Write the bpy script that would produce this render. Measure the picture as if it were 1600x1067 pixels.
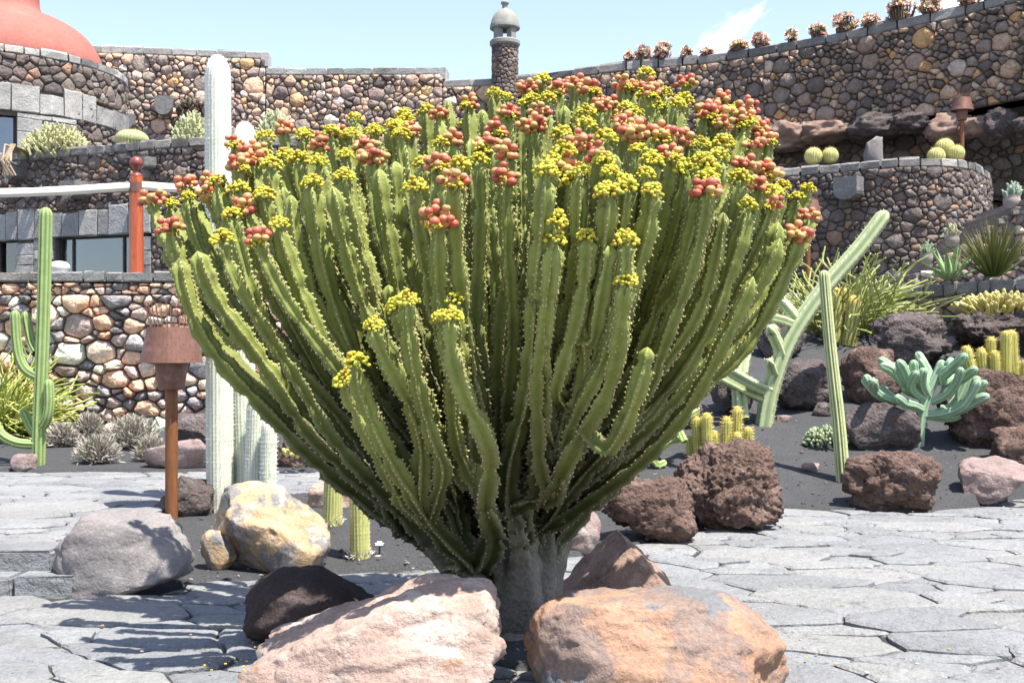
import bpy, bmesh, math, random
import numpy as np
from mathutils import Vector, Matrix, noise, Quaternion
R = math.radians
S = bpy.context.scene
for o in list(bpy.data.objects): bpy.data.objects.remove(o)
COL = S.collection
rnd = random.Random(7)

# ------------------------------------------------------------------ camera
F, CX, HY, CH = 1800.0, 800.0, 560.0, 1.6
cd = bpy.data.cameras.new('camera'); cam = bpy.data.objects.new('camera', cd); COL.objects.link(cam)
cam.location = (0, 0, CH); cam.rotation_euler = (R(90), 0, 0)
cd.sensor_width = 36; cd.lens = 36*F/1600; cd.shift_y = (HY-533.5)/1600
cd.clip_start = 0.05; cd.clip_end = 3000
S.camera = cam
# ------------------------------------------------------------------ sky, sun, exposure
SUN = Vector((0.33, -0.26, 1.0)).normalized()          # towards the sun
w = bpy.data.worlds.new('World'); S.world = w; w.use_nodes = True
nt = w.node_tree; nd = nt.nodes; lk = nt.links; bg = nd['Background']
sky = nd.new('ShaderNodeTexSky'); sky.sky_type = 'NISHITA'; sky.sun_disc = False
sky.sun_elevation = math.asin(SUN.z); sky.sun_rotation = math.atan2(SUN.x, SUN.y)
sky.air_density = 1.0; sky.dust_density = 0.6; sky.ozone_density = 1.0; sky.altitude = 200
bg.inputs['Strength'].default_value = 0.13
tc = nd.new('ShaderNodeTexCoord')
# one small wisp of cloud and a thinner one, fixed to their direction in the sky
def wisp(px, py, sx, sy, rot, amount, prev):
    d = Vector(((px-CX)/F, 1, (HY-py)/F)).normalized()
    mp = nd.new('ShaderNodeMapping'); mp.vector_type = 'TEXTURE'
    mp.inputs['Location'].default_value = d; mp.inputs['Rotation'].default_value = (0, rot, 0)
    mp.inputs['Scale'].default_value = (sx, 0.3, sy)
    lk.new(tc.outputs['Generated'], mp.inputs['Vector'])
    nz = nd.new('ShaderNodeTexNoise'); nz.inputs['Scale'].default_value = 1.6; nz.inputs['Detail'].default_value = 3
    lk.new(mp.outputs[0], nz.inputs['Vector'])
    ln = nd.new('ShaderNodeVectorMath'); ln.operation = 'LENGTH'; lk.new(mp.outputs[0], ln.inputs[0])
    ad = nd.new('ShaderNodeMath'); ad.operation = 'MULTIPLY_ADD'; ad.inputs[1].default_value = 2.0
    lk.new(nz.outputs['Fac'], ad.inputs[0]); 
    sb = nd.new('ShaderNodeMath'); sb.operation = 'MULTIPLY'; sb.inputs[1].default_value = -1.0
    lk.new(ln.outputs['Value'], sb.inputs[0]); lk.new(sb.outputs[0], ad.inputs[2])
    mr = nd.new('ShaderNodeMapRange'); mr.interpolation_type = 'SMOOTHSTEP'
    mr.inputs[1].default_value = -0.4; mr.inputs[2].default_value = 1.1; mr.inputs[4].default_value = amount
    lk.new(ad.outputs[0], mr.inputs[0])
    mx = nd.new('ShaderNodeMixRGB'); lk.new(mr.outputs[0], mx.inputs[0]); lk.new(prev, mx.inputs[1])
    mx.inputs[2].default_value = (9.5, 9.6, 9.8, 1)
    return mx.outputs[0]
hs = nd.new('ShaderNodeHueSaturation'); hs.inputs['Saturation'].default_value = 0.86; hs.inputs['Hue'].default_value = 0.51
lk.new(sky.outputs[0], hs.inputs['Color'])
c = wisp(1133, 58, 0.030, 0.010, R(-35), 0.5, hs.outputs[0])
c = wisp(1490, 20, 0.06, 0.018, R(-25), 0.3, c)
lk.new(c, bg.inputs['Color'])
sd = bpy.data.lights.new('sun', 'SUN'); sd.energy = 5.0; sd.angle = R(0.5); sd.color = (1, 0.955, 0.88)
so = bpy.data.objects.new('sun', sd); COL.objects.link(so); so.rotation_euler = (-SUN).to_track_quat('-Z', 'Y').to_euler()
S.view_settings.view_transform = 'Standard'; S.view_settings.look = 'None'
S.view_settings.gamma = 1; S.view_settings.use_curve_mapping = False; S.view_settings.exposure = 1.27

# ------------------------------------------------------------------ helpers
def XX(px, d): return (px-CX)/F*d
def ZZ(py, d): return CH+(HY-py)/F*d
def P(px, py, d): return Vector((XX(px, d), d, ZZ(py, d)))
def PX(x, y): return CX+F*x/y
def lerp(a, b, t): return a+(b-a)*t
def mixc(a, b, t): return tuple(a[i]+(b[i]-a[i])*t for i in range(3))
def sstep(a, b, x):
    t = min(1, max(0, (x-a)/(b-a))); return t*t*(3-2*t)
def jit(c, a=0.12, r=rnd):
    k = 1+r.uniform(-a, a); return tuple(max(0, v*k*(1+r.uniform(-a, a)*0.1)) for v in c)

def tag(o, label=None, cat=None, group=None, kind=None):
    if label: o['label'] = label
    if cat: o['category'] = cat
    if group: o['group'] = group
    if kind: o['kind'] = kind
    return o
def thing(name, label, cat, loc=(0, 0, 0), group=None):
    o = bpy.data.objects.new(name, None); COL.objects.link(o); o.location = loc
    o.empty_display_size = 0.2
    return tag(o, label, cat, group)
def adopt(o, parent):
    o.parent = parent
    if parent.type == 'EMPTY': o.matrix_parent_inverse = Matrix.Translation(-Vector(parent.location))
    return o
class MB:
    def __init__(s): s.v = []; s.f = []; s.c = []
    def add(s, vs, fs, col):
        b = len(s.v); s.v.extend([tuple(p) for p in vs]); s.f.extend([tuple(i+b for i in f) for f in fs])
        if len(col) and not isinstance(col[0], (int, float)): s.c.extend(col)
        else: s.c.extend([tuple(col)]*len(vs))
    def mesh(s, name, mat, smooth=False):
        me = bpy.data.meshes.new(name); me.from_pydata(s.v, [], s.f)
        a = me.attributes.new('Col', 'FLOAT_COLOR', 'POINT')
        arr = np.ones((len(s.v), 4), dtype=np.float32)
        if len(s.v): arr[:, :3] = np.array(s.c, dtype=np.float32)
        a.data.foreach_set('color', arr.ravel())
        if smooth: me.polygons.foreach_set('use_smooth', [True]*len(me.polygons))
        me.materials.append(mat); me.update()
        return me
    def build(s, name, mat, parent=None, smooth=False):
        o = bpy.data.objects.new(name, s.mesh(name, mat, smooth)); COL.objects.link(o)
        if parent: adopt(o, parent)
        return o
def link(name, me, parent, loc=(0, 0, 0), rot=None, sc=1.0):
    o = bpy.data.objects.new(name, me); COL.objects.link(o); o.location = loc
    if rot is not None: o.rotation_euler = rot
    o.scale = (sc, sc, sc) if isinstance(sc, (int, float)) else sc
    if parent: adopt(o, parent)
    return o

# ------------------------------------------------------------------ materials
def M(name, rgb=None, rough=0.85, metal=0.0, spec=0.3, patches=(), var=(6, 0.25), fine=(60, 0.12), bump=((40, 0.4, 0.01),), pits=None, stretch=None):
    m = bpy.data.materials.new(name); m.use_nodes = True
    n = m.node_tree.nodes; l = m.node_tree.links; b = n['Principled BSDF']
    b.inputs['Roughness'].default_value = rough; b.inputs['Metallic'].default_value = metal
    b.inputs['Specular IOR Level'].default_value = spec
    g = n.new('ShaderNodeNewGeometry'); co = g.outputs['Position']
    if stretch:
        mp = n.new('ShaderNodeMapping'); mp.inputs['Scale'].default_value = stretch; l.new(co, mp.inputs[0]); co = mp.outputs[0]
    def nz(scale, detail=5, rgh=0.6):
        t = n.new('ShaderNodeTexNoise'); t.inputs['Scale'].default_value = scale; t.inputs['Detail'].default_value = detail
        t.inputs['Roughness'].default_value = rgh; l.new(co, t.inputs['Vector']); return t.outputs['Fac']
    if rgb is None:
        a = n.new('ShaderNodeAttribute'); a.attribute_name = 'Col'; cur = a.outputs['Color']
    else:
        a = n.new('ShaderNodeRGB'); a.outputs[0].default_value = (*rgb, 1); cur = a.outputs[0]
    for (pc, sc, lo, hi) in patches:
        mr = n.new('ShaderNodeMapRange'); mr.interpolation_type = 'SMOOTHSTEP'; mr.inputs[1].default_value = lo; mr.inputs[2].default_value = hi
        l.new(nz(sc, 7, 0.62), mr.inputs[0])
        mx = n.new('ShaderNodeMixRGB'); l.new(mr.outputs[0], mx.inputs[0]); l.new(cur, mx.inputs[1]); mx.inputs[2].default_value = (*pc, 1)
        cur = mx.outputs[0]
    for (sc, am) in (var, fine):
        if am <= 0: continue
        mr = n.new('ShaderNodeMapRange'); mr.inputs[1].default_value = 0.25; mr.inputs[2].default_value = 0.75
        mr.inputs[3].default_value = 1-am; mr.inputs[4].default_value = 1+am; l.new(nz(sc, 4), mr.inputs[0])
        mx = n.new('ShaderNodeVectorMath'); mx.operation = 'SCALE'; l.new(cur, mx.inputs[0]); l.new(mr.outputs[0], mx.inputs['Scale'])
        cur = mx.outputs[0]
    l.new(cur, b.inputs['Base Color'])
    prev = None
    for (sc, st, dist) in bump:
        bp = n.new('ShaderNodeBump'); bp.inputs['Strength'].default_value = st; bp.inputs['Distance'].default_value = dist
        l.new(nz(sc, 6), bp.inputs['Height'])
        if prev: l.new(prev, bp.inputs['Normal'])
        prev = bp.outputs[0]
    if pits:
        vo = n.new('ShaderNodeTexVoronoi'); vo.inputs['Scale'].default_value = pits[0]; l.new(co, vo.inputs['Vector'])
        bp = n.new('ShaderNodeBump'); bp.inputs['Strength'].default_value = pits[1]; bp.inputs['Distance'].default_value = pits[2]
        l.new(vo.outputs['Distance'], bp.inputs['Height'])
        if prev: l.new(prev, bp.inputs['Normal'])
        prev = bp.outputs[0]
    if prev: l.new(prev, b.inputs['Normal'])
    return m
m_stone = M('wall_stone', var=(6, 0.28), fine=(26, 0.3), bump=((5, 0.7, 0.08), (16, 0.9, 0.05), (60, 0.6, 0.015)))
m_mortar = M('mortar_rubble', (0.115, 0.098, 0.085), var=(10, 0.35))  # dark mortar of the wall cores, seen in the joints between stones
m_cope = M('basalt_coping', var=(4, 0.25), fine=(30, 0.28), bump=((8, 0.6, 0.04), (30, 0.8, 0.02)))
m_slab = M('paving_basalt', var=(2.6, 0.13), fine=(38, 0.2), bump=((5, 0.8, 0.06), (18, 0.9, 0.03), (60, 0.8, 0.012)), patches=(((0.215, 0.205, 0.19), 1.3, 0.55, 0.8), ((0.115, 0.115, 0.12), 5, 0.56, 0.74), ((0.25, 0.23, 0.205), 9, 0.66, 0.74), ((0.06, 0.058, 0.056), 22, 0.67, 0.72)))
m_joint = M('joint_dirt', (0.17, 0.168, 0.165), var=(20, 0.4), bump=((30, 0.7, 0.02),), patches=(((0.035, 0.033, 0.03), 2.2, 0.5, 0.56), ((0.2, 0.14, 0.09), 6, 0.64, 0.7)))
m_gravel = M('lapilli_gravel', (0.058, 0.0585, 0.060), var=(3, 0.15), fine=(75, 0.6), bump=((30, 0.5, 0.03), (90, 1.0, 0.02)), patches=(((0.17, 0.17, 0.172), 95, 0.66, 0.72), ((0.06, 0.054, 0.052), 1.2, 0.55, 0.75)))
m_green = M('succulent_skin', rough=0.6, spec=0.22, var=(9, 0.14), fine=(70, 0.08), bump=((50, 0.12, 0.006),))
m_stem = M('euphorbia_skin', rough=0.62, spec=0.2, var=(5, 0.24), fine=(34, 0.16), bump=((22, 0.35, 0.012), (80, 0.3, 0.005)), patches=(((0.105, 0.09, 0.05), 9, 0.61, 0.72), ((0.22, 0.22, 0.13), 16, 0.66, 0.74)))
m_matte = M('plant_matte', rough=0.75, spec=0.2, var=(9, 0.12), fine=(70, 0.08), bump=((60, 0.1, 0.005),))
m_fruit = M('fruit_skin', rough=0.45, spec=0.35, var=(40, 0.15), fine=(200, 0.1), bump=())
m_petal = M('yellow_cyathia', rough=0.6, spec=0.2, var=(40, 0.12), fine=(200, 0.1), bump=())
m_bark = M('grey_bark', rough=0.95, spec=0.1, var=(7, 0.3), fine=(40, 0.3), bump=((18, 0.8, 0.03), (70, 0.5, 0.01)))
m_rust = M('rusted_steel', (0.17, 0.082, 0.058), rough=0.55, metal=0.25, spec=0.4, patches=(((0.26, 0.155, 0.125), 5, 0.5, 0.75), ((0.10, 0.04, 0.022), 9, 0.58, 0.75)), var=(14, 0.2), bump=((60, 0.15, 0.004),))
m_rustpole = M('rusted_pole', (0.19, 0.075, 0.03), rough=0.6, metal=0.1, patches=(((0.33, 0.2, 0.12), 8, 0.62, 0.72),), var=(10, 0.25), bump=((60, 0.2, 0.004),), stretch=(3, 3, 0.6))
m_dark = M('dark_iron', (0.03, 0.022, 0.018), rough=0.6)
m_wood = M('varnished_timber', (0.36, 0.072, 0.02), rough=0.35, spec=0.5, var=(4, 0.25), fine=(20, 0.2), bump=((12, 0.2, 0.005),), stretch=(6, 6, 0.7), patches=(((0.2, 0.045, 0.02), 5, 0.55, 0.7),))
m_woodend = M('turned_knob_timber', (0.19, 0.045, 0.03), rough=0.35, spec=0.5, var=(6, 0.25))
m_canvas = M('white_painted_beam', (0.72, 0.68, 0.62), rough=0.7, var=(3, 0.08), fine=(30, 0.06), bump=((10, 0.2, 0.01),))
m_plaster = M('terracotta_plaster', (0.32, 0.125, 0.10), rough=0.9, spec=0.1, var=(1.3, 0.13), fine=(14, 0.1), bump=((6, 0.3, 0.02), (40, 0.3, 0.01)), patches=(((0.36, 0.155, 0.125), 2.2, 0.55, 0.75),))
m_dome = M('weathered_concrete', (0.235, 0.232, 0.21), rough=0.9, var=(4, 0.2), fine=(30, 0.15), bump=((20, 0.3, 0.01),))
m_clay = M('grey_terracotta_pot', (0.27, 0.23, 0.21), rough=0.85, var=(10, 0.12))
m_room = M('blue_grey_interior', (0.20, 0.23, 0.28), rough=0.9, var=(2, 0.1), bump=())
m_frame = M('dark_window_frame', (0.04, 0.035, 0.035), rough=0.5)
m_plate = M('plant_label_plate', (0.03, 0.035, 0.06), rough=0.4, bump=())
m_white = M('white_enamel', (0.75, 0.76, 0.78), rough=0.5, bump=())
def glassmat():
    m = bpy.data.materials.new('window_glass'); m.use_nodes = True
    n = m.node_tree.nodes; l = m.node_tree.links; n.remove(n['Principled BSDF'])
    gl = n.new('ShaderNodeBsdfGlossy'); gl.inputs['Roughness'].default_value = 0.02
    tr = n.new('ShaderNodeBsdfTransparent'); tr.inputs['Color'].default_value = (0.55, 0.62, 0.68, 1)
    lw = n.new('ShaderNodeLayerWeight'); lw.inputs['Blend'].default_value = 0.28
    ad = n.new('ShaderNodeMath'); ad.operation = 'ADD'; ad.inputs[1].default_value = 0.14; ad.use_clamp = True
    l.new(lw.outputs['Fresnel'], ad.inputs[0])
    mx = n.new('ShaderNodeMixShader'); l.new(ad.outputs[0], mx.inputs[0]); l.new(tr.outputs[0], mx.inputs[1]); l.new(gl.outputs[0], mx.inputs[2])
    l.new(mx.outputs[0], n['Material Output'].inputs['Surface']); return m
m_glass = glassmat()

# ------------------------------------------------------------------ 2D cells (weighted Voronoi) and pieces
def scatter(w, h, r0, rng, smin=0.55, smax=1.5, tries=14):
    n_try = int(w*h/(r0*r0)*tries)
    xs = np.empty((0, 2)); rs = np.empty(0)
    pts = np.zeros((n_try, 2)); rad = np.zeros(n_try); k = 0
    cell = r0*smax; grid = {}
    for _ in range(n_try):
        r = r0*lerp(smin, smax, rng.random()**1.8); x, y = rng.uniform(0, w), rng.uniform(0, h)
        gx, gy = int(x/cell), int(y/cell); ok = True
        for a in (gx-1, gx, gx+1):
            for b in (gy-1, gy, gy+1):
                for q in grid.get((a, b), ()):
                    if (pts[q, 0]-x)**2+(pts[q, 1]-y)**2 < (0.5*(rad[q]+r))**2: ok = False; break
                if not ok: break
            if not ok: break
        if ok:
            pts[k] = (x, y); rad[k] = r; grid.setdefault((gx, gy), []).append(k); k += 1
    return pts[:k], rad[:k]
def clip(poly, nx, ny, c):
    out = []; L = len(poly)
    for i in range(L):
        a = poly[i]; b = poly[(i+1) % L]
        da = a[0]*nx+a[1]*ny-c; db = b[0]*nx+b[1]*ny-c
        if da <= 0: out.append(a)
        if (da < 0 < db) or (db < 0 < da):
            t = da/(da-db); out.append((a[0]+(b[0]-a[0])*t, a[1]+(b[1]-a[1])*t))
    return out
def cells(w, h, r0, rng, gap=0.02, smin=0.55, smax=1.5, tries=14, wpow=0.2):
    pts, rad = scatter(w, h, r0, rng, smin, smax, tries)
    res = []; reach = r0*smax*2.2
    for i in range(len(pts)):
        d2 = ((pts-pts[i])**2).sum(1); near = np.where(d2 < reach*reach)[0]; near = near[np.argsort(d2[near])]
        g = gap*rng.uniform(0.4, 1.4)
        e = g/2
        poly = [(e, e), (w-e, e), (w-e, h-e), (e, h-e)]
        for j in near[1:26]:
            dx, dy = pts[j]-pts[i]; d = math.sqrt(d2[j])
            c = (dx*(pts[i, 0]+pts[j, 0])/2+dy*(pts[i, 1]+pts[j, 1])/2)/d + wpow*(rad[i]**2-rad[j]**2)/(d)-g/2
            poly = clip(poly, dx/d, dy/d, c)
            if len(poly) < 3: break
        if len(poly) >= 3: res.append(poly)
    return res
def tidy(poly, mind):
    out = []
    for p in poly:
        if not out or math.hypot(p[0]-out[-1][0], p[1]-out[-1][1]) > mind: out.append(p)
    if len(out) > 2 and math.hypot(out[0][0]-out[-1][0], out[0][1]-out[-1][1]) < mind: out.pop()
    return out
def chaikin(poly, k=0.25):
    out = []; L = len(poly)
    for i in range(L):
        a = poly[i]; b = poly[(i+1) % L]
        out.append((lerp(a[0], b[0], k), lerp(a[1], b[1], k))); out.append((lerp(a[0], b[0], 1-k), lerp(a[1], b[1], 1-k)))
    return out
def area_c(poly):
    A = cx = cy = 0
    for i in range(len(poly)):
        a = poly[i]; b = poly[(i+1) % len(poly)]; k = a[0]*b[1]-b[0]*a[1]; A += k; cx += (a[0]+b[0])*k; cy += (a[1]+b[1])*k
    A /= 2
    if abs(A) < 1e-9: return 0, poly[0][0], poly[0][1]
    return A, cx/(6*A), cy/(6*A)
def piece(poly, mapf, proud, rng, rough=0.25, inset=0.78, back=-0.05):
    """one stone: outline ring at the back, outline ring half proud, inner ring proud, centre"""
    A, cx, cy = area_c(poly); n = len(poly); vs = []; fs = []
    tx, ty = rng.uniform(-.35, .35), rng.uniform(-.35, .35); s = math.sqrt(abs(A))+1e-6
    for (x, y) in poly: vs.append(mapf(x, y, back))
    for (x, y) in poly: vs.append(mapf(x, y, proud*(0.45+rng.uniform(-rough, rough))))
    for (x, y) in poly:
        k = inset+rng.uniform(-.1, .08); xx = cx+(x-cx)*k; yy = cy+(y-cy)*k
        vs.append(mapf(xx, yy, proud*(0.95+rng.uniform(-rough, rough)+(tx*(x-cx)+ty*(y-cy))/s)))
    vs.append(mapf(cx+rng.uniform(-.1, .1)*s, cy+rng.uniform(-.1, .1)*s, proud*(1.0+rng.uniform(-rough, rough)*.4)))
    for r in (0, 1):
        for i in range(n):
            j = (i+1) % n; fs.append((r*n+i, r*n+j, (r+1)*n+j, (r+1)*n+i))
    for i in range(n): fs.append((2*n+i, 2*n+(i+1) % n, 3*n))
    return vs, fs
def emit(pieces, parent, name, mat, limit=300, stuffname=None):
    """pieces: (size on screen, verts, faces, colour). The largest become objects, the rest one stuff part"""
    pieces.sort(key=lambda q: -q[0])
    for (a, vs, fs, c) in pieces[:limit]:
        mb = MB(); mb.add(vs, fs, c); mb.build(name, mat, parent, smooth=(name == 'stone'))
    if len(pieces) > limit:
        mb = MB()
        for (a, vs, fs, c) in pieces[limit:]: mb.add(vs, fs, c)
        o = mb.build(stuffname or name+'_fill', mat, parent, smooth=(name == 'stone')); o['kind'] = 'stuff'
def onscreen(p, A):
    if p[1] < 0.5: return 0
    px = PX(p[0], p[1]); py = HY-(p[2]-CH)*F/p[1]
    vis = 1.0 if (-20 < px < 1620 and -20 < py < 1090) else 0.02
    return A*(F/p[1])**2*vis

WARM = [(3, (0.742, 0.463, 0.306)), (2, (0.780, 0.594, 0.445)), (3, (0.352, 0.319, 0.312)), (2, (0.520, 0.399, 0.343)), (1.2, (0.780, 0.742, 0.594)), (1.0, (0.205, 0.186, 0.186)), (0.8, (0.705, 0.352, 0.223))]
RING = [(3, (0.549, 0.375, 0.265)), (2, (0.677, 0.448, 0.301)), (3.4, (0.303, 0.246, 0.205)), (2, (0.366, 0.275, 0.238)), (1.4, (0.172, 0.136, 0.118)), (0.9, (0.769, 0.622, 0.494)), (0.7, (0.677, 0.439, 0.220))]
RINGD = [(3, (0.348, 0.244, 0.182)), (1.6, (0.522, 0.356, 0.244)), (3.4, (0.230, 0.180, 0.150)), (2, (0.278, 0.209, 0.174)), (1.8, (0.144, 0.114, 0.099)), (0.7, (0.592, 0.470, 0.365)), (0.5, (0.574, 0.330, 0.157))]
BROWN = [(4, (0.163, 0.124, 0.104)), (3, (0.202, 0.163, 0.140)), (3, (0.124, 0.101, 0.091)), (0.6, (0.312, 0.195, 0.130)), (0.8, (0.260, 0.234, 0.215))]
GREY = [(1, (0.30, 0.29, 0.27)), (1, (0.35, 0.335, 0.31)), (1, (0.26, 0.252, 0.24))]
DGREY = [(1, (0.165, 0.153, 0.143)), (1, (0.215, 0.20, 0.186)), (0.6, (0.265, 0.248, 0.228))]
def pick(pal, rng):
    t = rng.uniform(0, sum(p[0] for p in pal))
    for wgt, c in pal:
        t -= wgt
        if t <= 0: break
    return jit(c, 0.16, rng)

class Wall:
    def __init__(s, pts, name=None, label=None, cat='wall', zb=0, thick=0.5, parent=None, seed=1):
        s.p = np.array([(p[0], p[1]) for p in pts], float); seg = np.sqrt((np.diff(s.p, axis=0)**2).sum(1)); s.u = np.concatenate([[0], np.cumsum(seg)])
        s.L = s.u[-1]; s.thick = thick; s.rng = random.Random(seed)
        s.root = parent or thing(name, label, cat, (s.p[len(s.p)//2][0], s.p[len(s.p)//2][1], zb))
        us = np.linspace(0, s.L, 400); x = np.interp(us, s.u, s.p[:, 0]); y = np.interp(us, s.u, s.p[:, 1])
        tx = np.gradient(x, us); ty = np.gradient(y, us)
        for _ in range(3):
            tx = np.convolve(np.pad(tx, 8, mode='edge'), np.ones(17)/17, 'valid'); ty = np.convolve(np.pad(ty, 8, mode='edge'), np.ones(17)/17, 'valid')
        ln = np.hypot(tx, ty); s.us = us; s.xs = x; s.ys = y; s.nx = ty/ln; s.ny = -tx/ln; s.px = CX+F*x/y
        s.pieces = []; s.copes = []; s.quoins = []
    def at(s, u, v, d=0.0):
        k = u/s.L*399; i = int(k); i = 0 if i < 0 else (398 if i > 398 else i); t = k-i
        nx = s.nx[i]+(s.nx[i+1]-s.nx[i])*t; ny = s.ny[i]+(s.ny[i+1]-s.ny[i])*t
        return (s.xs[i]+(s.xs[i+1]-s.xs[i])*t+nx*d, s.ys[i]+(s.ys[i+1]-s.ys[i])*t+ny*d, v)
    def upx(s, px): return float(np.interp(px, s.px, s.us))
    def panel(s, u0, u1, v0, v1, r0, pal, proud=0.06, gap=0.03, aniso=1.25, pale=None, **kw):
        w, h = (u1-u0)/aniso, v1-v0
        for poly in cells(w, h, r0, s.rng, gap, **kw):
            poly = [(u0+x*aniso, v0+y) for x, y in poly]
            poly = tidy(poly, r0*0.14)
            if len(poly) < 3: continue
            A, cx, cy = area_c(poly)
            if A < r0*r0*0.05: continue
            poly = chaikin(poly, 0.13)
            vs, fs = piece(poly, lambda x, y, d: s.at(x, y, d), proud*s.rng.uniform(0.55, 1.35), s.rng)
            s.pieces.append((onscreen(vs[-1], A), vs, fs, pick(pal, s.rng)))
    def block(s, u0, u1, z0, z1, d0, d1, pal, lst=None, ez=0.02, ch=0.02, taper=0.0, mid=True):
        r = s.rng; j = lambda a: r.uniform(-a, a)
        e = ez; ch = min(ch, (u1-u0)*0.2, (z1-z0)*0.2)
        vs = []
        n = 3 if mid else 2
        U = [lerp(u0, u1, i/(n-1)) for i in range(n)]
        # cross-section loop (d, z) swept along u, chamfered front edges
        top = z1+j(e); sec = [(d0, z0), (d1-ch, z0), (d1, z0+ch), (d1+j(e*.4), z1-ch), (d1-ch, top), (d0, top)]
        for i, u in enumerate(U):
            q = 0.0 if 0 < i < n-1 else 1.0
            for (d, z) in sec:
                cxz = (z0+z1)/2; uu = u+(ch*0.5 if i == 0 else (-ch*0.5 if i == n-1 else 0))
                vs.append(s.at(uu+j(e*.3), z+j(e*.35), d+j(e*.4)))
        m = len(sec); fs = []
        for i in range(n-1):
            for k in range(m): fs.append((i*m+k, (i+1)*m+k, (i+1)*m+(k+1) % m, i*m+(k+1) % m))
        fs.append(tuple(range(m))); fs.append(tuple((n-1)*m+k for k in reversed(range(m))))
        A = (u1-u0)*(z1-z0)
        (s.copes if lst is None else lst).append((onscreen(vs[0], A), vs, fs, pick(pal, r)))
    def coping(s, u0, u1, z0, z1, proj=0.05, ln=0.55, pal=GREY, back=None):
        u = u0
        while u < u1-0.02:
            l = ln*s.rng.uniform(0.65, 1.4); e = min(u1, u+l)
            if u1-e < ln*0.35: e = u1
            s.block(u+0.006, e-0.006, z0, z1, -(back or s.thick), proj, pal, ez=(z1-z0)*0.14, ch=(z1-z0)*0.16); u = e
    def core(s, u0, u1, v0, v1, d=-0.02, mat=None, name='core'):
        n = max(2, int((u1-u0)/0.4)); mb = MB(); vs = []; fs = []
        for i in range(n+1):
            u = lerp(u0, u1, i/n); vs += [s.at(u, v0, d), s.at(u, v1, d), s.at(u, v1, -s.thick), s.at(u, v0, -s.thick)]
        for i in range(n):
            a = i*4; b = a+4
            for k in range(4): fs.append((a+k, b+k, b+(k+1) % 4, a+(k+1) % 4))
        fs.append((0, 1, 2, 3)); fs.append((n*4+3, n*4+2, n*4+1, n*4))
        mb.add(vs, fs, (0.06, 0.05, 0.045)); return mb.build(name, mat or m_mortar, s.root)
    def spout(s, u, z, wd=0.5, ht=0.45, out=0.5, drop=0.1, name='water_spout'):
        # U-shaped stone trough jutting out of the wall
        mb = MB(); vs = []; fs = []; n = 8
        for (d, k) in ((-0.1, 1.0), (out*0.55, 1.0), (out, 0.94)):
            sec = [(-wd/2*k, ht/2)]+[(-wd/2*k*math.cos(math.pi*i/n*1), -ht*0.12-ht*0.38*math.sin(math.pi*i/n)) for i in range(n+1)]+[(wd/2*k, ht/2)]
            for (a, b) in sec: vs.append(s.at(u+a, z+b-drop*(d/out)*0.3, d))
        m = n+3
        for i in range(2):
            for k in range(m): fs.append((i*m+k, i*m+(k+1) % m, (i+1)*m+(k+1) % m, (i+1)*m+k))
        fs.append(tuple(2*m+k for k in range(m)))
        mb.add(vs, fs, (0.17, 0.165, 0.16)); return mb.build(name, m_cope, s.root)
    def finish(s, limit=300):
        emit(s.pieces, s.root, 'stone', m_stone, limit, 'stone_fill')
        emit(s.copes, s.root, 'coping_stone', m_cope, 300)
        emit(s.quoins, s.root, 'lintel_stone', m_cope, 300)

# ------------------------------------------------------------------ terrain
PLAZA = [(-14, -6), (14, -6), (14, 15.5), (8, 14.5), (5.95, 13.4), (5.1, 12.6), (4.33, 12.05), (3.6, 12.1), (2.9, 12.35), (2.35, 11.9), (1.9, 11.0), (1.1, 9.95), (0.52, 9.35), (-0.2, 9.0), (-0.79, 8.86), (-1.6, 8.55), (-2.23, 8.3), (-2.5, 7.8), (-14, 7.8)]
PATH = [(-14, 8.26), (-3.35, 8.26), (-3.3, 9.3), (-3.15, 10.0), (-3.0, 10.9), (-2.3, 11.4), (-1.2, 11.7), (-0.2, 12.0), (-0.2, 13.7), (-14, 13.6)]
PITC = (0.02, 6.75)
def inside(poly, x, y):
    r = False; n = len(poly)
    for i in range(n):
        a = poly[i]; b = poly[i-1]
        if (a[1] > y) != (b[1] > y) and x < (b[0]-a[0])*(y-a[1])/(b[1]-a[1])+a[0]: r = not r
    return r
def nearest(poly, x, y):
    best = 1e9; bp = (x, y)
    for i in range(len(poly)):
        a = poly[i]; b = poly[i-1]; dx, dy = b[0]-a[0], b[1]-a[1]; t = max(0, min(1, ((x-a[0])*dx+(y-a[1])*dy)/(dx*dx+dy*dy+1e-9)))
        q = (a[0]+dx*t, a[1]+dy*t); d = (q[0]-x)**2+(q[1]-y)**2
        if d < best: best = d; bp = q
    return bp, math.sqrt(best)
def hgrav(x, y):
    left = 0.27*sstep(8.4, 11.6, y) + (0.0 if y < 13.6 else 0.035*(y-13.6))
    rt = 0.275*max(0.0, y-12.35); rt = rt if rt < 1.9 else 1.9+0.35*(1-math.exp(-(rt-1.9)/0.35))
    rt += 0.02
    z = lerp(left, rt, sstep(-1.2, 1.0, x))
    return z+0.03*noise.noise((x*0.9, y*0.9, 3.1))+0.012*noise.noise((x*3.3, y*3.3, 1.7))
def pit(x, y): return math.hypot((x-PITC[0])/1.05, (y-PITC[1])/0.75) < 1.0
def hgt(x, y):
    if inside(PLAZA, x, y): return 0.0 if pit(x, y) else -0.028
    if inside(PATH, x, y): return 0.232
    if x < -2.4 and 7.7 < y < 8.3: return -0.03
    return hgrav(x, y)
def G(px, py, d0=5.0):
    d = d0
    while d < 60:
        x = XX(px, d)
        z = hgrav(x, d) if not (inside(PLAZA, x, d) or inside(PATH, x, d)) else (0 if inside(PLAZA, x, d) else 0.26)
        if z >= ZZ(py, d): return Vector((x, d, z))
        d += 0.03
    return Vector((XX(px, 20), 20, 2))
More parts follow.
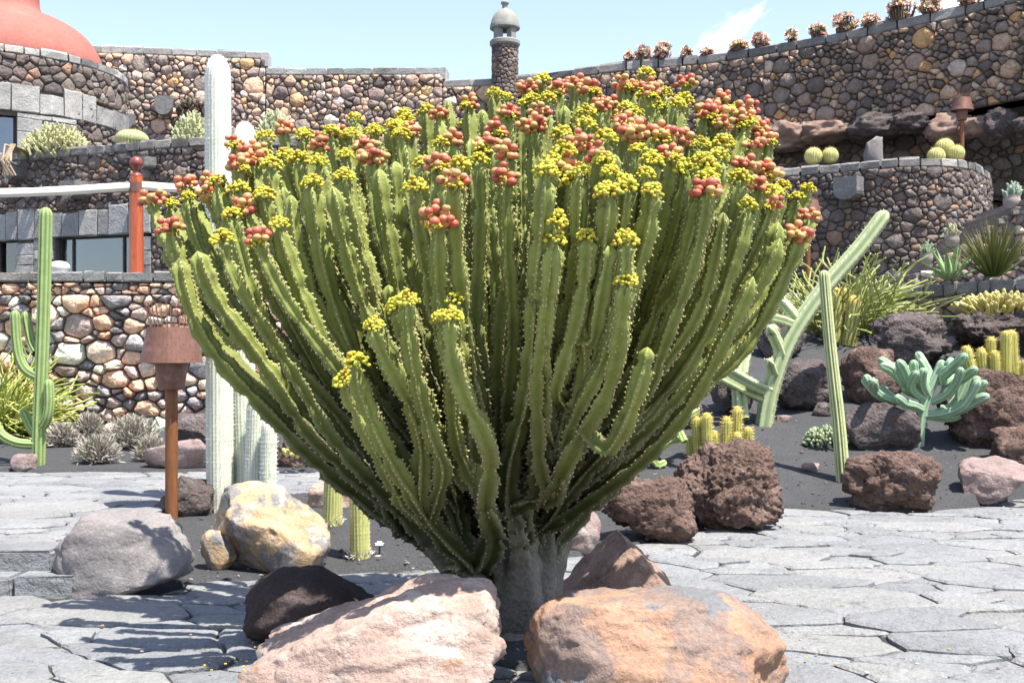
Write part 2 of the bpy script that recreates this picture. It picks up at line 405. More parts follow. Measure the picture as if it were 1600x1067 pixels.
# distant base sheet
mb = MB(); mb.add([(-900, -300, -0.35), (900, -300, -0.35), (900, 1500, -0.35), (-900, 1500, -0.35)], [(0, 1, 2, 3)], (0.06, 0.06, 0.06))
tag(mb.build('ground', m_gravel), kind='structure')
def sheet(name, xs, ys, keep, hf, mat):
    mb = MB(); idx = {}; vs = []; fs = []
    nx, ny = len(xs), len(ys)
    H = [[hf(x, y) for x in xs] for y in ys]
    for j in range(ny):
        for i in range(nx): vs.append((xs[i], ys[j], H[j][i]))
    for j in range(ny-1):
        for i in range(nx-1): fs.append((j*nx+i, j*nx+i+1, (j+1)*nx+i+1, (j+1)*nx+i))
    mb.add(vs, fs, (0.06, 0.06, 0.06)); o = mb.build(name, mat, smooth=True); return o
ys = list(np.arange(7.6, 14.2, 0.07))+list(np.arange(14.2, 23.6, 0.14)); xs = list(np.arange(-13, -5, 0.25))+list(np.arange(-5, 7, 0.07))+list(np.arange(7, 14.1, 0.25))
tag(sheet('gravel_bed', xs, ys, None, lambda x, y: hgrav(x, y) if not (inside(PLAZA, x, y) or inside(PATH, x, y) or (x < -2.4 and y < 8.3)) else -0.09 if not inside(PATH, x, y) else 0.17, m_gravel), kind='structure')
# near soil pit round the trunk, a little mound
xs = list(np.arange(-1.2, 1.25, 0.06)); ys = list(np.arange(5.9, 7.65, 0.06))
tag(sheet('soil_pit', xs, ys, None, lambda x, y: 0.012+0.012*noise.noise((x*5, y*5, 0)) if pit(x, y) else -0.06, m_gravel), kind='structure')

def paving(name, region, zt, area, rng, holes=None, r0=0.4, aniso=1.75):
    mb = MB(); (x0, x1, y0, y1) = area
    base = MB(); vs = [(p[0], p[1], zt-0.024) for p in region]
    base.add(vs, [tuple(range(len(vs)))], (0.1, 0.1, 0.1)); root = tag(base.build(name, m_joint), kind='structure')
    out = []
    ang = R(-9); ca, sa = math.cos(ang), math.sin(ang)
    w = (x1-x0)*1.4; h = (y1-y0)*1.5; ox, oy = x0-(x1-x0)*0.2, y0-(y1-y0)*0.25; mx, my = (x0+x1)/2, (y0+y1)/2
    for poly in cells(w/aniso, h, r0, rng, 0.014, smin=0.5, smax=1.9, wpow=0.22):
        q = []
        for (a, b) in poly:
            x = ox+a*aniso-mx; y = oy+b-my
            q.append((mx+x*ca-y*sa, my+x*sa+y*ca))
        q = tidy(q, 0.05)
        if len(q) < 3: continue
        A, cx, cy = area_c(q)
        if A < 0.012 or not inside(region, cx, cy) or not (x0 < cx < x1 and y0 < cy < y1): continue
        if holes and holes(cx, cy): continue
        q = [p if inside(region, *p) else nearest(region, *p)[0] for p in q]
        # wavy edges
        e = []
        for i in range(len(q)):
            a = q[i]; b = q[(i+1) % len(q)]; L = math.hypot(b[0]-a[0], b[1]-a[1]); k = max(1, int(L/0.085))
            for t in range(k):
                f = t/k; x = lerp(a[0], b[0], f); y = lerp(a[1], b[1], f)
                e.append((x+0.035*noise.noise((x*5, y*5, 9))+0.02*noise.noise((x*14, y*14, 2)), y+0.03*noise.noise((x*5, y*5, 4))+0.016*noise.noise((x*14, y*14, 8))))
        if len(e) < 4: continue
        A, cx, cy = area_c(e); n = len(e)
        if A < 0.01: continue
        tx, ty = rng.gauss(0, 0.012), rng.gauss(0, 0.016); z0 = zt+rng.gauss(0, 0.005)
        zf = lambda x, y: z0+tx*(x-cx)+ty*(y-cy)+0.008*noise.noise((x*2.3, y*2.3, 5))
        vs = [(x, y, zt-0.06) for x, y in e]+[(x, y, zf(x, y)-0.012) for x, y in e]
        for (x, y) in e:
            L = math.hypot(x-cx, y-cy); k = max(0.5, 1-0.028/max(L, 0.05)); xx, yy = cx+(x-cx)*k, cy+(y-cy)*k; vs.append((xx, yy, zf(xx, yy)))
        for (x, y) in e:
            xx, yy = cx+(x-cx)*0.5, cy+(y-cy)*0.5; vs.append((xx, yy, zf(xx, yy)+rng.uniform(0, 0.007)))
        vs.append((cx, cy, zf(cx, cy)+rng.uniform(0, 0.006))); fs = []
        for r in range(3):
            for i in range(n): fs.append((r*n+i, r*n+(i+1) % n, (r+1)*n+(i+1) % n, (r+1)*n+i))
        for i in range(n): fs.append((3*n+i, 3*n+(i+1) % n, 4*n))
        col = jit(rng.choice([(0.200, 0.204, 0.207), (0.212, 0.214, 0.214), (0.187, 0.190, 0.194), (0.222, 0.220, 0.214)]), 0.09, rng)
        out.append((onscreen((cx, cy, zt), A*CH/cy), vs, fs, col))
    emit(out, root, 'paving_slab', m_slab, 300, 'paving_slab_fill')
    return root
paving('pavement', PLAZA, 0.0, (-5.2, 7.2, 4.4, 15), random.Random(11), holes=pit, r0=0.315)
paving('upper_path', PATH, 0.26, (-7.2, 0, 8.25, 13.8), random.Random(5), r0=0.34)
# two steps up to the path
def stone_block(name, x0, x1, y0, y1, z0, z1, mat, parent, col, seed):
    r = random.Random(seed); bm = bmesh.new(); bmesh.ops.create_cube(bm, size=1)
    bmesh.ops.scale(bm, vec=(x1-x0, y1-y0, z1-z0), verts=bm.verts); bmesh.ops.bevel(bm, geom=bm.edges[:], offset=0.018, segments=2, affect='EDGES')
    bmesh.ops.translate(bm, vec=((x0+x1)/2, (y0+y1)/2, (z0+z1)/2), verts=bm.verts)
    for v in bm.verts: v.co += Vector((r.uniform(-1, 1), r.uniform(-1, 1), r.uniform(-1, 1)))*0.006
    mb = MB(); bm.verts.index_update(); mb.add([v.co[:] for v in bm.verts], [[v.index for v in f.verts] for f in bm.faces], col); bm.free()
    return mb.build(name, mat, parent)
st = thing('stone_steps', 'two low grey basalt steps leading up to the raised path', 'steps', (-5, 8, 0))
rr = random.Random(3)
for (z0, z1, y0, y1, xe) in ((-0.05, 0.13, 7.79, 8.2, -2.92), (0.0, 0.262, 7.99, 8.45, -3.2)):
    x = xe
    while x > -6.5:
        l = rr.uniform(0.38, 0.75); stone_block('step_block', x-l+0.012, x, y0+rr.uniform(-.01, .01), y1, z0, z1+rr.uniform(-.006, .006), m_slab, st, jit((0.20, 0.204, 0.21), 0.1), rr.random()); x -= l

# ------------------------------------------------------------------ walls and terraces
def curve_px(l): return [(XX(px, d), d) for px, d in l]
def smooth_pts(pts, n=6):
    out = []
    for i in range(len(pts)-1):
        p0 = pts[max(0, i-1)]; p1 = pts[i]; p2 = pts[i+1]; p3 = pts[min(len(pts)-1, i+2)]
        for k in range(n):
            t = k/n; out.append(tuple(0.5*(2*p1[j]+(-p0[j]+p2[j])*t+(2*p0[j]-5*p1[j]+4*p2[j]-p3[j])*t*t+(-p0[j]+3*p1[j]-3*p2[j]+p3[j])*t**3) for j in (0, 1)))
    out.append(tuple(pts[-1])); return out
def strip(name, A, B, z, mat):
    mb = MB(); n = 60
    def res(L):
        a = np.array(L, float); s = np.concatenate([[0], np.cumsum(np.hypot(*np.diff(a, axis=0).T))]); t = np.linspace(0, s[-1], n)
        return list(zip(np.interp(t, s, a[:, 0]), np.interp(t, s, a[:, 1])))
    a = res(A); b = res(B); vs = [(x, y, z) for x, y in a]+[(x, y, z) for x, y in b]
    mb.add(vs, [(i, i+1, n+i+1, n+i) for i in range(n-1)], (0.07, 0.068, 0.066)); return tag(mb.build(name, mat), kind='structure')

# lower left dry-stone wall
LW = [(-11.5, 18.7), (-8, 18.5), (-4, 18.45), (-1.5, 18.9), (1.0, 20.0)]
W1 = Wall(smooth_pts(LW), 'dry_stone_wall', 'low dry stone wall of loose orange and grey rocks under the timber post', zb=0.4, thick=0.6, seed=21)
W1.core(0, W1.L, 0.0, 2.80); W1.panel(0, W1.L, 0.25, 2.62, 0.215, WARM, proud=0.12, gap=0.03, aniso=1.35, smin=0.4, smax=1.55)
W1.panel(0, W1.L, 2.62, 2.81, 0.10, DGREY+WARM[:2], proud=0.07, gap=0.02, aniso=1.6)
W1.coping(0, W1.L, 2.82, 2.985, 0.09, 0.42, DGREY+[(2, (0.20, 0.195, 0.19))]); W1.finish()
# facade with windows on the lower terrace
FC = curve_px([(-260, 28.5), (-120, 26.2), (0, 25.0), (160, 24.0), (320, 23.1), (480, 23.3), (640, 25), (770, 27.4)])
W2 = Wall(smooth_pts(FC), 'terrace_house_wall', 'dark brown rubble house wall with long low windows behind the timber post', zb=2.9, seed=22)
CAP2 = 6.04; u = W2.upx
W2.core(0, u(-8), 2.9, CAP2-0.2); W2.core(u(-8), u(26), 4.15, CAP2-0.2); W2.core(u(26), u(86), 2.9, CAP2-0.2); W2.core(u(86), u(238), 4.22, CAP2-0.2); W2.core(u(238), W2.L, 2.9, CAP2-0.2)
LZ = 4.22
W2.panel(u(-200), u(700), 4.72, CAP2-0.19, 0.17, BROWN, proud=0.05, gap=0.012, aniso=1.15, smin=0.4, smax=1.7)
W2.panel(u(238), u(700), 2.95, 4.72, 0.17, BROWN, proud=0.05, gap=0.012, aniso=1.15, smin=0.4, smax=1.7)
W2.coping(u(-200), u(700), CAP2-0.2, CAP2, 0.06, 0.36, DGREY)
px = -30
while px < 236:    # lintel of upright grey stones with an uneven top
    e = px+W2.rng.uniform(16, 32); e = 238 if e > 226 else e
    W2.block(u(px)+0.004, u(e)-0.004, LZ-0.06 if px > 60 else LZ-0.08, 4.72+W2.rng.uniform(-0.12, 0.06), -0.3, 0.075, GREY, W2.quoins, ez=0.03, ch=0.02); px = e
for (a, b) in ((27, 56), (56, 85)):
    z = 2.9
    while z < LZ-0.15:
        h = W2.rng.uniform(0.2, 0.3); W2.block(u(a)+0.005, u(b)-0.005, z, min(z+h, LZ-0.09)-0.008, -0.3, 0.07, GREY, W2.quoins, ez=0.02, ch=0.015); z += h
for z in (2.9, 3.2, 3.5, 3.8): W2.block(u(226), u(238), z, z+0.29, -0.3, 0.07, GREY, W2.quoins, ez=0.02, ch=0.015)
for (a, b) in ((-30, 26), (86, 225)):      # windows: frame, panes, room behind
    f = MB(); n = 1
    def bar(mb, u0, u1, z0, z1, d0, d1, wl=W2):
        vs = [wl.at(uu, z, d) for uu in (u0, u1) for z in (z0, z1) for d in (d0, d1)]
        mb.add(vs, [(0, 1, 3, 2), (4, 6, 7, 5), (0, 4, 5, 1), (2, 3, 7, 6), (0, 2, 6, 4), (1, 5, 7, 3)], (0.04, 0.035, 0.035))
    ua, ub = u(a), u(b); bar(f, ua, ub, 2.92, 2.99, -0.2, -0.13); bar(f, ua, ub, 4.12, 4.17, -0.2, -0.13)
    divs = [ua, ub-0.05] if b < 60 else [ua, u(106), u(185), ub-0.05]
    for q in divs: bar(f, q, q+0.045, 2.99, 4.12, -0.2, -0.13)
    win = f.build('window', m_frame, W2.root)
    for q0, q1 in zip(divs[:-1], divs[1:]):
        g = MB(); bar(g, q0+0.045, q1, 2.99, 4.12, -0.17, -0.16); g.build('pane', m_glass, win)
    rm = MB(); n = 8; vs = []
    for i in range(n+1):
        uu = lerp(ua-0.1, ub+0.1, i/n); vs += [W2.at(uu, 2.9, -0.3), W2.at(uu, 2.9, -2.2), W2.at(uu, 4.5, -2.2), W2.at(uu, 4.5, -0.3)]
    fs = [(i*4+k, i*4+4+k, i*4+5+k, i*4+1+k) for i in range(n) for k in range(3)]+[(0, 1, 2, 3), (n*4+3, n*4+2, n*4+1, n*4)]
    rm.add(vs, fs, (0.2, 0.23, 0.28)); rm.build('room', m_room, W2.root)
W2.spout(u(134), 5.1, 0.42, 0.36, 0.55); W2.spout(u(238), 5.55, 0.28, 0.26, 0.4); W2.spout(u(36), 5.55, 0.28, 0.26, 0.4)
W2.finish()
# round bastion on the right
TW = curve_px([(790, 28.2), (900, 28.2), (1000, 27.8), (1100, 27.2), (1210, 26.5), (1300, 25.9), (1380, 25.25), (1450, 25.0), (1510, 25.4), (1538, 26.6), (1546, 28.0), (1545, 31)])
W3 = Wall(smooth_pts(TW, 10), 'round_bastion_wall', 'curved dark brown stone bastion wall with one grey water spout', zb=2.9, seed=23)
CAP3 = 5.95; u = W3.upx
uR = W3.L
W3.core(0, uR, 2.2, CAP3-0.2); W3.panel(0.2, uR, 2.6, CAP3-0.19, 0.185, BROWN, proud=0.06, gap=0.013, aniso=1.2, smin=0.4, smax=1.7)
W3.coping(0, uR, CAP3-0.2, CAP3, 0.05, 0.36, DGREY); W3.spout(u(1332), 5.35, 0.56, 0.50, 0.55); W3.finish()
# ring wall, left half with two steps, right half sweeping round
RL = curve_px([(40, 36.8), (140, 37.1), (280, 37.5), (415, 37.9), (550, 37.9), (690, 37.8), (790, 37.4)])
W4 = Wall(smooth_pts(RL), 'stepped_rim_wall', 'tall rim wall of grey and ochre stones stepping down towards the chimney turret', zb=5.8, thick=0.7, seed=24)
u = W4.upx; ua, ub, uc, ud = u(45), u(415), u(692), W4.L
for (a, b, zt) in ((0, ub, 11.68), (ub, uc, 11.16), (uc, ud, 10.72)):
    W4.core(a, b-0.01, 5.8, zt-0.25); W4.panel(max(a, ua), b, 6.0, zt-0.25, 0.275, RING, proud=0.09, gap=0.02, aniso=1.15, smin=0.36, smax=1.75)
    W4.coping(a, b, zt-0.25, zt, 0.05, 0.75, GREY)
for (uu, z0, z1) in ((ub, 11.18, 11.66), (uc, 10.74, 11.14)): W4.block(uu-0.16, uu+0.1, z0, z1, -0.68, 0.06, GREY)
# dark hole with a projecting lip and a ledge
W4.spout(u(258), 9.75, 0.55, 0.6, 0.5); W4.spout(u(200), 9.2, 0.5, 0.5, 0.5)
W4.finish()
zt = 10.7
RR = [(790, 37.4), (840, 37.0), (970, 35.6), (1100, 34.7), (1200, 33.6), (1300, 32.4), (1400, 31.1), (1500, 29.9), (1600, 28.5), (1720, 27.0), (1900, 24.8)]
W5 = Wall(smooth_pts(curve_px(RR)), 'sweeping_rim_wall', 'long rubble rim wall sweeping up with rosette plants along its top', zb=8, thick=0.7, seed=25)
u = W5.upx; ul = u(1195)
W5.core(0, ul, 5.8, zt-0.25); W5.core(ul, W5.L, 8.0, zt-0.25)
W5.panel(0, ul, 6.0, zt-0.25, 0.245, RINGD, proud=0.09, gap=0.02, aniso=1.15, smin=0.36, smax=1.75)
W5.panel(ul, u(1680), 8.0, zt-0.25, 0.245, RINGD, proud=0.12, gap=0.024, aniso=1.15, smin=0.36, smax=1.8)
W5.coping(0, u(1700), zt-0.25, zt+0.03, 0.06, 0.7, DGREY); W5.finish()
# recessed wall under the overhang
RC = [(1180, 33.9), (1300, 33.4), (1400, 32.3), (1500, 31.6), (1600, 31.0), (1720, 29.6), (1800, 28.8)]
W6 = Wall(smooth_pts(curve_px(RC)), 'recessed_wall', 'shaded recessed stone wall beneath the overhanging boulder ledge', zb=5.8, seed=26)
W6.core(0, W6.L, 3.0, 8.0); W6.panel(0, W6.L, 5.8, 8.0, 0.24, BROWN+[(1.5, (0.19, 0.17, 0.155))], proud=0.07, gap=0.025, smin=0.5, smax=1.6)
W6.panel(W6.upx(1480), W6.L, 3.0, 5.8, 0.3, BROWN, proud=0.07, gap=0.025); W6.finish()
strip('overhang_ledge', [(x, y) for x, y in zip(W5.xs, W5.ys) if x > XX(1190, 33.7)], [(x+0.5, y+1.4) for x, y in zip(W6.xs, W6.ys)], 8.0, m_mortar)
strip('upper_terrace', list(smooth_pts(FC))+list(smooth_pts(TW)), [(-16, 38.5), (-6, 39), (0, 38.8), (8, 36), (14, 31)], 5.82, m_gravel)
strip('lower_terrace', smooth_pts(LW), [(x, y+0.4) for x, y in smooth_pts(FC)], 2.9, m_gravel)
# right retaining wall
RT = curve_px([(900, 25.5), (1080, 24.2), (1250, 22.9), (1390, 21.4), (1500, 19.8), (1600, 18.5), (1760, 16.8)])
W7 = Wall(smooth_pts(RT), 'retaining_wall', 'low retaining wall of small rubble with dark block coping below the yucca', zb=2.1, thick=0.5, seed=27)
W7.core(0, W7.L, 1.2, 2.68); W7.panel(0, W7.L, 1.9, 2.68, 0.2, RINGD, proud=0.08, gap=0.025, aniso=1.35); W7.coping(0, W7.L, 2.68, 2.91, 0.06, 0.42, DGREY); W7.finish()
strip('planting_terrace', smooth_pts(RT), [(x, y+0.3) for x, y in smooth_pts(TW, 10)][:-12]+[(14.5, 27)], 2.82, m_gravel)
# stairs climbing along the bastion, to the right
stt = thing('stone_stairs', 'dark stone stairs with potted plants climbing beside the bastion', 'stairs', (9, 22.6, 2.8))
STEPS = []
for i in range(11):
    px = 1375+i*21; zt_ = 2.98+i*0.17; d = 23.9-i*0.12
    x0, x1 = XX(px, d), XX(px+21, d)+0.05
    stone_block('stair_step', x0, x1+0.12, d-0.5, d+1.9, zt_-0.13, zt_, m_cope, stt, jit((0.20, 0.175, 0.155), 0.15), i); STEPS.append((px, d, zt_))

W10 = Wall([(XX(STEPS[0][0], STEPS[0][1])-0.1, STEPS[0][1]-0.46), (XX(STEPS[-1][0]+22, STEPS[-1][1]), STEPS[-1][1]-0.46)], parent=stt, thick=1.5, seed=31)
for i, (px, d, z_) in enumerate(STEPS):
    a, b = W10.upx(px), W10.upx(px+21)
    W10.core(a, b, 2.6, z_-0.135); W10.panel(a, b+0.03, 2.75, z_-0.13, 0.16, RINGD, proud=0.05, gap=0.014)
emit(W10.pieces, stt, 'stone', m_stone, 300, 'stone_fill')

# ------------------------------------------------------------------ domed building
DC = (-13.15, 29.8); DR = 3.0
pts = [(DC[0]+DR*math.sin(a), DC[1]-DR*math.cos(a)) for a in np.linspace(R(-75), R(115), 60)]
W8 = Wall(pts, 'domed_building', 'round stone building with a terracotta plaster dome and curved window', 'building', zb=5.8, thick=0.5, seed=28)
u = lambda deg: (R(deg)+R(75))*DR
ZT = 8.97; WA, WB = -40, 29
W8.core(0, u(WA), 5.8, ZT-0.2); W8.core(u(WA), u(WB), 7.32, ZT-0.2); W8.core(u(WB), W8.L, 5.8, ZT-0.2)
W8.panel(u(-70), W8.L, 7.95, ZT-0.19, 0.24, BROWN+[(2, (0.16, 0.13, 0.11))], proud=0.05, gap=0.016, aniso=1.1)
W8.panel(u(56), W8.L, 5.82, 7.9, 0.2, BROWN, proud=0.05, gap=0.016, aniso=1.1)
W8.coping(0, W8.L, ZT-0.2, ZT, 0.06, 0.5, GREY)
a = -60
while a < 108:
    b = a+W8.rng.uniform(8, 13); W8.block(u(a)+0.005, u(b)-0.005, 7.42, 7.95+W8.rng.uniform(-0.1, 0.16), -0.3, 0.075, GREY, W8.quoins, ez=0.03); a = b
z = 5.85
while z < 7.35:
    h = W8.rng.uniform(0.28, 0.42); e = min(z+h, 7.4)
    m_ = W8.rng.choice([40, 44]); W8.block(u(WB)+0.01, u(m_)-0.005, z, e-0.008, -0.3, 0.08, GREY, W8.quoins); W8.block(u(m_)+0.005, u(56)-0.005, z, e-0.008, -0.3, 0.075, GREY, W8.quoins); z = e
def cbar(mb, wl, u0, u1, z0, z1, d0, d1, n=6):
    vs = []; fs = []
    for i in range(n+1):
        q = lerp(u0, u1, i/n); vs += [wl.at(q, z0, d0), wl.at(q, z1, d0), wl.at(q, z1, d1), wl.at(q, z0, d1)]
    for i in range(n):
        for k in range(4): fs.append((i*4+k, i*4+(k+1) % 4, i*4+4+(k+1) % 4, i*4+4+k))
    fs += [(3, 2, 1, 0), (n*4, n*4+1, n*4+2, n*4+3)]; mb.add(vs, fs, (0.04, 0.04, 0.04))
fr = MB(); cbar(fr, W8, u(WA), u(WB), 7.32, 7.42, -0.22, -0.12); cbar(fr, W8, u(WA), u(WB), 5.85, 5.95, -0.22, -0.12)
for a in (WA, -16, 8, WB-1): cbar(fr, W8, u(a), u(a)+0.06, 5.95, 7.32, -0.22, -0.12, 1)
win = fr.build('window', m_frame, W8.root)
for a, b in ((WA, -16), (-16, 8), (8, WB-1)):
    g = MB(); cbar(g, W8, u(a)+0.06, u(b), 5.95, 7.32, -0.18, -0.17); g.build('pane', m_glass, win)
mb = MB(); vs = []; n = 28
prof = [(2.42, 8.9), (2.46, 9.12), (2.40, 9.4), (2.22, 9.75), (1.92, 10.06), (1.5, 10.3), (1.15, 10.44), (0.98, 10.52), (0.89, 10.68), (0.86, 10.95), (0.88, 11.4), (0.95, 11.8), (0.6, 12.1), (0.01, 12.2)]
def lathe(mb, c, prof, n, col, a0=0.0):
    vs = [(c[0]+r*math.cos(2*math.pi*k/n+a0), c[1]+r*math.sin(2*math.pi*k/n+a0), c[2]+z) for r, z in prof for k in range(n)]
    fs = [(i*n+k, i*n+(k+1) % n, (i+1)*n+(k+1) % n, (i+1)*n+k) for i in range(len(prof)-1) for k in range(n)]
    mb.add(vs, fs, col)
def finer(prof, k=4):
    return [(max(0.001, a), b) for a, b in smooth_pts(prof, k)]
lathe(mb, (DC[0], DC[1], 0), finer(prof), 72, (0.5, 0.2, 0.15)); mb.build('dome', m_plaster, W8.root, smooth=True)
mb = MB(); lathe(mb, (DC[0], DC[1], 0), [(2.95, ZT-0.12), (0.01, ZT-0.1)], 48, (0.2, 0.2, 0.2)); mb.build('roof_deck', m_dome, W8.root)
mb = MB(); lathe(mb, (DC[0], DC[1], 0), [(0.01, 5.84), (2.4, 5.84), (2.4, 8.2), (0.01, 8.2)], 32, (0.2, 0.23, 0.28)); mb.build('room', m_room, W8.root)
W8.spout(u(9), 8.47, 0.55, 0.62, 0.45); W8.finish()

# ------------------------------------------------------------------ chimney turret on the rim
TX, TY = XX(789, 37.2), 37.0
tr_pts = [(TX+0.40*math.sin(a), TY-0.40*math.cos(a)) for a in np.linspace(R(-175), R(175), 40)]
W9 = Wall(tr_pts, 'chimney_turret', 'slim round stone chimney turret with a small domed grey lantern', 'turret', zb=9.5, thick=0.3, seed=29)
W9.core(0, W9.L, 8.6, 11.62, d=-0.01); W9.panel(0, W9.L, 8.7, 11.62, 0.13, BROWN, proud=0.03, gap=0.014, aniso=1.1)
emit(W9.pieces, W9.root, 'stone', m_stone, 300, 'stone_fill')
mb = MB(); lathe(mb, (TX, TY, 0), [(0.02, 11.6), (0.45, 11.6), (0.49, 11.66), (0.49, 11.76), (0.44, 11.8), (0.02, 11.8)], 28, (0.2, 0.2, 0.19)); mb.build('collar', m_dome, W9.root)
for k in range(4):
    a = R(45+90*k); mb = MB(); c_ = (TX+0.30*math.cos(a), TY+0.30*math.sin(a), 0)
    lathe(mb, c_, [(0.02, 11.78), (0.15, 11.78), (0.15, 12.22), (0.02, 12.22)], 4, (0.2, 0.2, 0.19), R(45)+a); mb.build('lantern_post', m_dome, W9.root)
mb = MB(); lathe(mb, (TX, TY, 0), finer([(0.02, 12.14), (0.44, 12.14), (0.48, 12.24), (0.46, 12.34), (0.41, 12.5), (0.32, 12.66), (0.19, 12.77), (0.1, 12.8), (0.09, 12.92), (0.13, 12.98), (0.12, 13.04), (0.05, 13.07), (0.01, 13.08)], 3), 28, (0.2, 0.2, 0.19))
mb.build('lantern_dome', m_dome, W9.root, smooth=True)

# ------------------------------------------------------------------ rocks
ICO = {}
def ico(sub):
    if sub not in ICO:
        bm = bmesh.new(); bmesh.ops.create_icosphere(bm, subdivisions=sub, radius=1); bm.verts.index_update()
        ICO[sub] = ([v.co.copy() for v in bm.verts], [tuple(v.index for v in f.verts) for f in bm.faces]); bm.free()
    return ICO[sub]
def rock(name, label, px0, px1, pt, pb, d, mat, seed, dr=0.8, kind='block', sub=5, planes=(), group=None, cat='rock', rz=0.0, bury=0.12, zb=None):
    r = random.Random(seed); V, Fc = ico(sub); off = Vector((r.uniform(-50, 50), r.uniform(-50, 50), r.uniform(-50, 50)))
    pl = [(Vector(p[:3]).normalized(), p[3]) for p in planes]
    npl = {'block': 9, 'round': 5, 'pumice': 6}[kind]
    for _ in range(npl):
        v = Vector((r.gauss(0, 1), r.gauss(0, 1), r.gauss(0, 0.8))).normalized(); pl.append((v, r.uniform(0.62, 0.88) if kind == 'block' else r.uniform(0.75, 0.95)))
    ex = {'block': 0.72, 'round': 0.85, 'pumice': 0.85}[kind]
    out = np.empty((len(V), 3))
    for i, v in enumerate(V):
        p = Vector([math.copysign(abs(c)**ex, c) for c in v])
        p = p/max(1e-6, (abs(p.x)**3+abs(p.y)**3+abs(p.z)**3)**(1/3))
        for n, o in pl:
            k = p.dot(n)-o
            if k > 0: p -= n*(k*0.93)
        q = p+off
        if kind == 'pumice':
            a = 0.20*noise.noise(q*1.5)+0.16*noise.noise(q*3.1)+0.12*abs(noise.noise(q*6.5))+0.085*noise.noise(q*13)+0.045*noise.noise(q*27)
            dist = noise.voronoi(q*6)[0]; a -= 0.10*max(0, 0.35-dist[0])/0.35
            dist = noise.voronoi(q*13)[0]; a -= 0.035*max(0, 0.4-dist[0])/0.4
        elif kind == 'round':
            a = 0.10*noise.noise(q*1.3)+0.05*noise.noise(q*3.2)+0.03*noise.noise(q*7)+0.02*abs(noise.noise(q*14))+0.010*noise.noise(q*30)
            dist = noise.voronoi(q*4.5)[0]; a -= 0.025*max(0, 0.22-dist[0])/0.22
        else:
            a = 0.10*noise.noise(q*1.4)+0.05*noise.noise(q*3.3)-0.05*(1-abs(noise.noise(q*2.4)))**6+0.025*noise.noise(q*8)+0.014*noise.noise(q*20)
        p = p+v*a
        out[i] = p
    if rz:
        c_, s_ = math.cos(rz), math.sin(rz); out = np.stack([out[:, 0]*c_-out[:, 1]*s_, out[:, 0]*s_+out[:, 1]*c_, out[:, 2]], 1)
    lo, hi = out.min(0), out.max(0); out = (out-(lo+hi)/2)/(hi-lo)
    x0, x1 = XX(px0, d), XX(px1, d); z1 = ZZ(pt, d); z0 = ZZ(pb, d) if zb is None else zb
    wd, h = x1-x0, (z1-z0)*(1+bury)
    out = out*np.array([wd, wd*dr, h]); mid = np.array([(x0+x1)/2, d, z1-h/2])
    base = np.array([0, 0, 0]); loc = Vector((mid[0], mid[1], z0))
    mb = MB(); mb.add((out+mid-np.array(loc)).tolist(), Fc, (0.3, 0.3, 0.3))
    o = mb.build(name, mat, smooth=True); o.location = loc
    return tag(o, label, cat, group)
def rockmat(name, base, patches, bump=((9, 0.5, 0.05), (35, 0.55, 0.025), (120, 0.4, 0.01)), pits=None, var=(3, 0.2), fine=(45, 0.22)):
    return M(name, base, rough=0.95, spec=0.12, patches=patches, var=var, fine=fine, bump=bump, pits=pits)
r_pink = rockmat('pale_pink_rock', (0.329, 0.239, 0.197), (((0.407, 0.329, 0.281), 4, 0.5, 0.62), ((0.299, 0.185, 0.131), 5.5, 0.58, 0.68), ((0.156, 0.125, 0.113), 9, 0.64, 0.72)))
r_orange = rockmat('orange_brown_rock', (0.309, 0.189, 0.127), (((0.210, 0.154, 0.129), 3.2, 0.47, 0.56), ((0.143, 0.145, 0.151), 1.5, 0.555, 0.575), ((0.098, 0.076, 0.068), 14, 0.62, 0.7)))
r_brown = rockmat('brown_boulder', (0.247, 0.166, 0.130), (((0.338, 0.240, 0.182), 4, 0.55, 0.65), ((0.130, 0.098, 0.085), 8, 0.58, 0.7)))
r_dark = rockmat('dark_boulder', (0.055, 0.040, 0.036), (((0.085, 0.065, 0.06), 6, 0.55, 0.7),))
r_grey = rockmat('grey_boulder', (0.208, 0.188, 0.181), (((0.160, 0.149, 0.145), 3, 0.5, 0.65), ((0.262, 0.238, 0.226), 2, 0.55, 0.7)), bump=((10, 0.45, 0.03), (50, 0.5, 0.014)))
r_yellow = rockmat('ochre_boulder', (0.393, 0.282, 0.175), (((0.186, 0.175, 0.167), 4.2, 0.50, 0.57), ((0.367, 0.319, 0.271), 7, 0.54, 0.62), ((0.293, 0.166, 0.091), 3, 0.62, 0.7)), bump=((9, 0.5, 0.05), (40, 0.5, 0.018)))
r_pum = rockmat('red_brown_pumice', (0.155, 0.102, 0.083), (((0.245, 0.173, 0.142), 5, 0.52, 0.66), ((0.069, 0.053, 0.050), 7, 0.56, 0.68)), bump=((16, 0.8, 0.06), (45, 0.9, 0.035), (130, 0.6, 0.012)), pits=(26, 0.6, 0.03))
r_pumg = rockmat('grey_lava', (0.124, 0.101, 0.095), (((0.195, 0.166, 0.156), 5, 0.52, 0.66), ((0.058, 0.049, 0.047), 7, 0.56, 0.68)), bump=((16, 0.8, 0.06), (45, 0.9, 0.035), (130, 0.6, 0.012)), pits=(26, 0.6, 0.03))
r_rose = rockmat('rose_grey_rock', (0.244, 0.181, 0.166), (((0.313, 0.254, 0.230), 4, 0.52, 0.65), ((0.150, 0.116, 0.111), 7, 0.56, 0.68)))
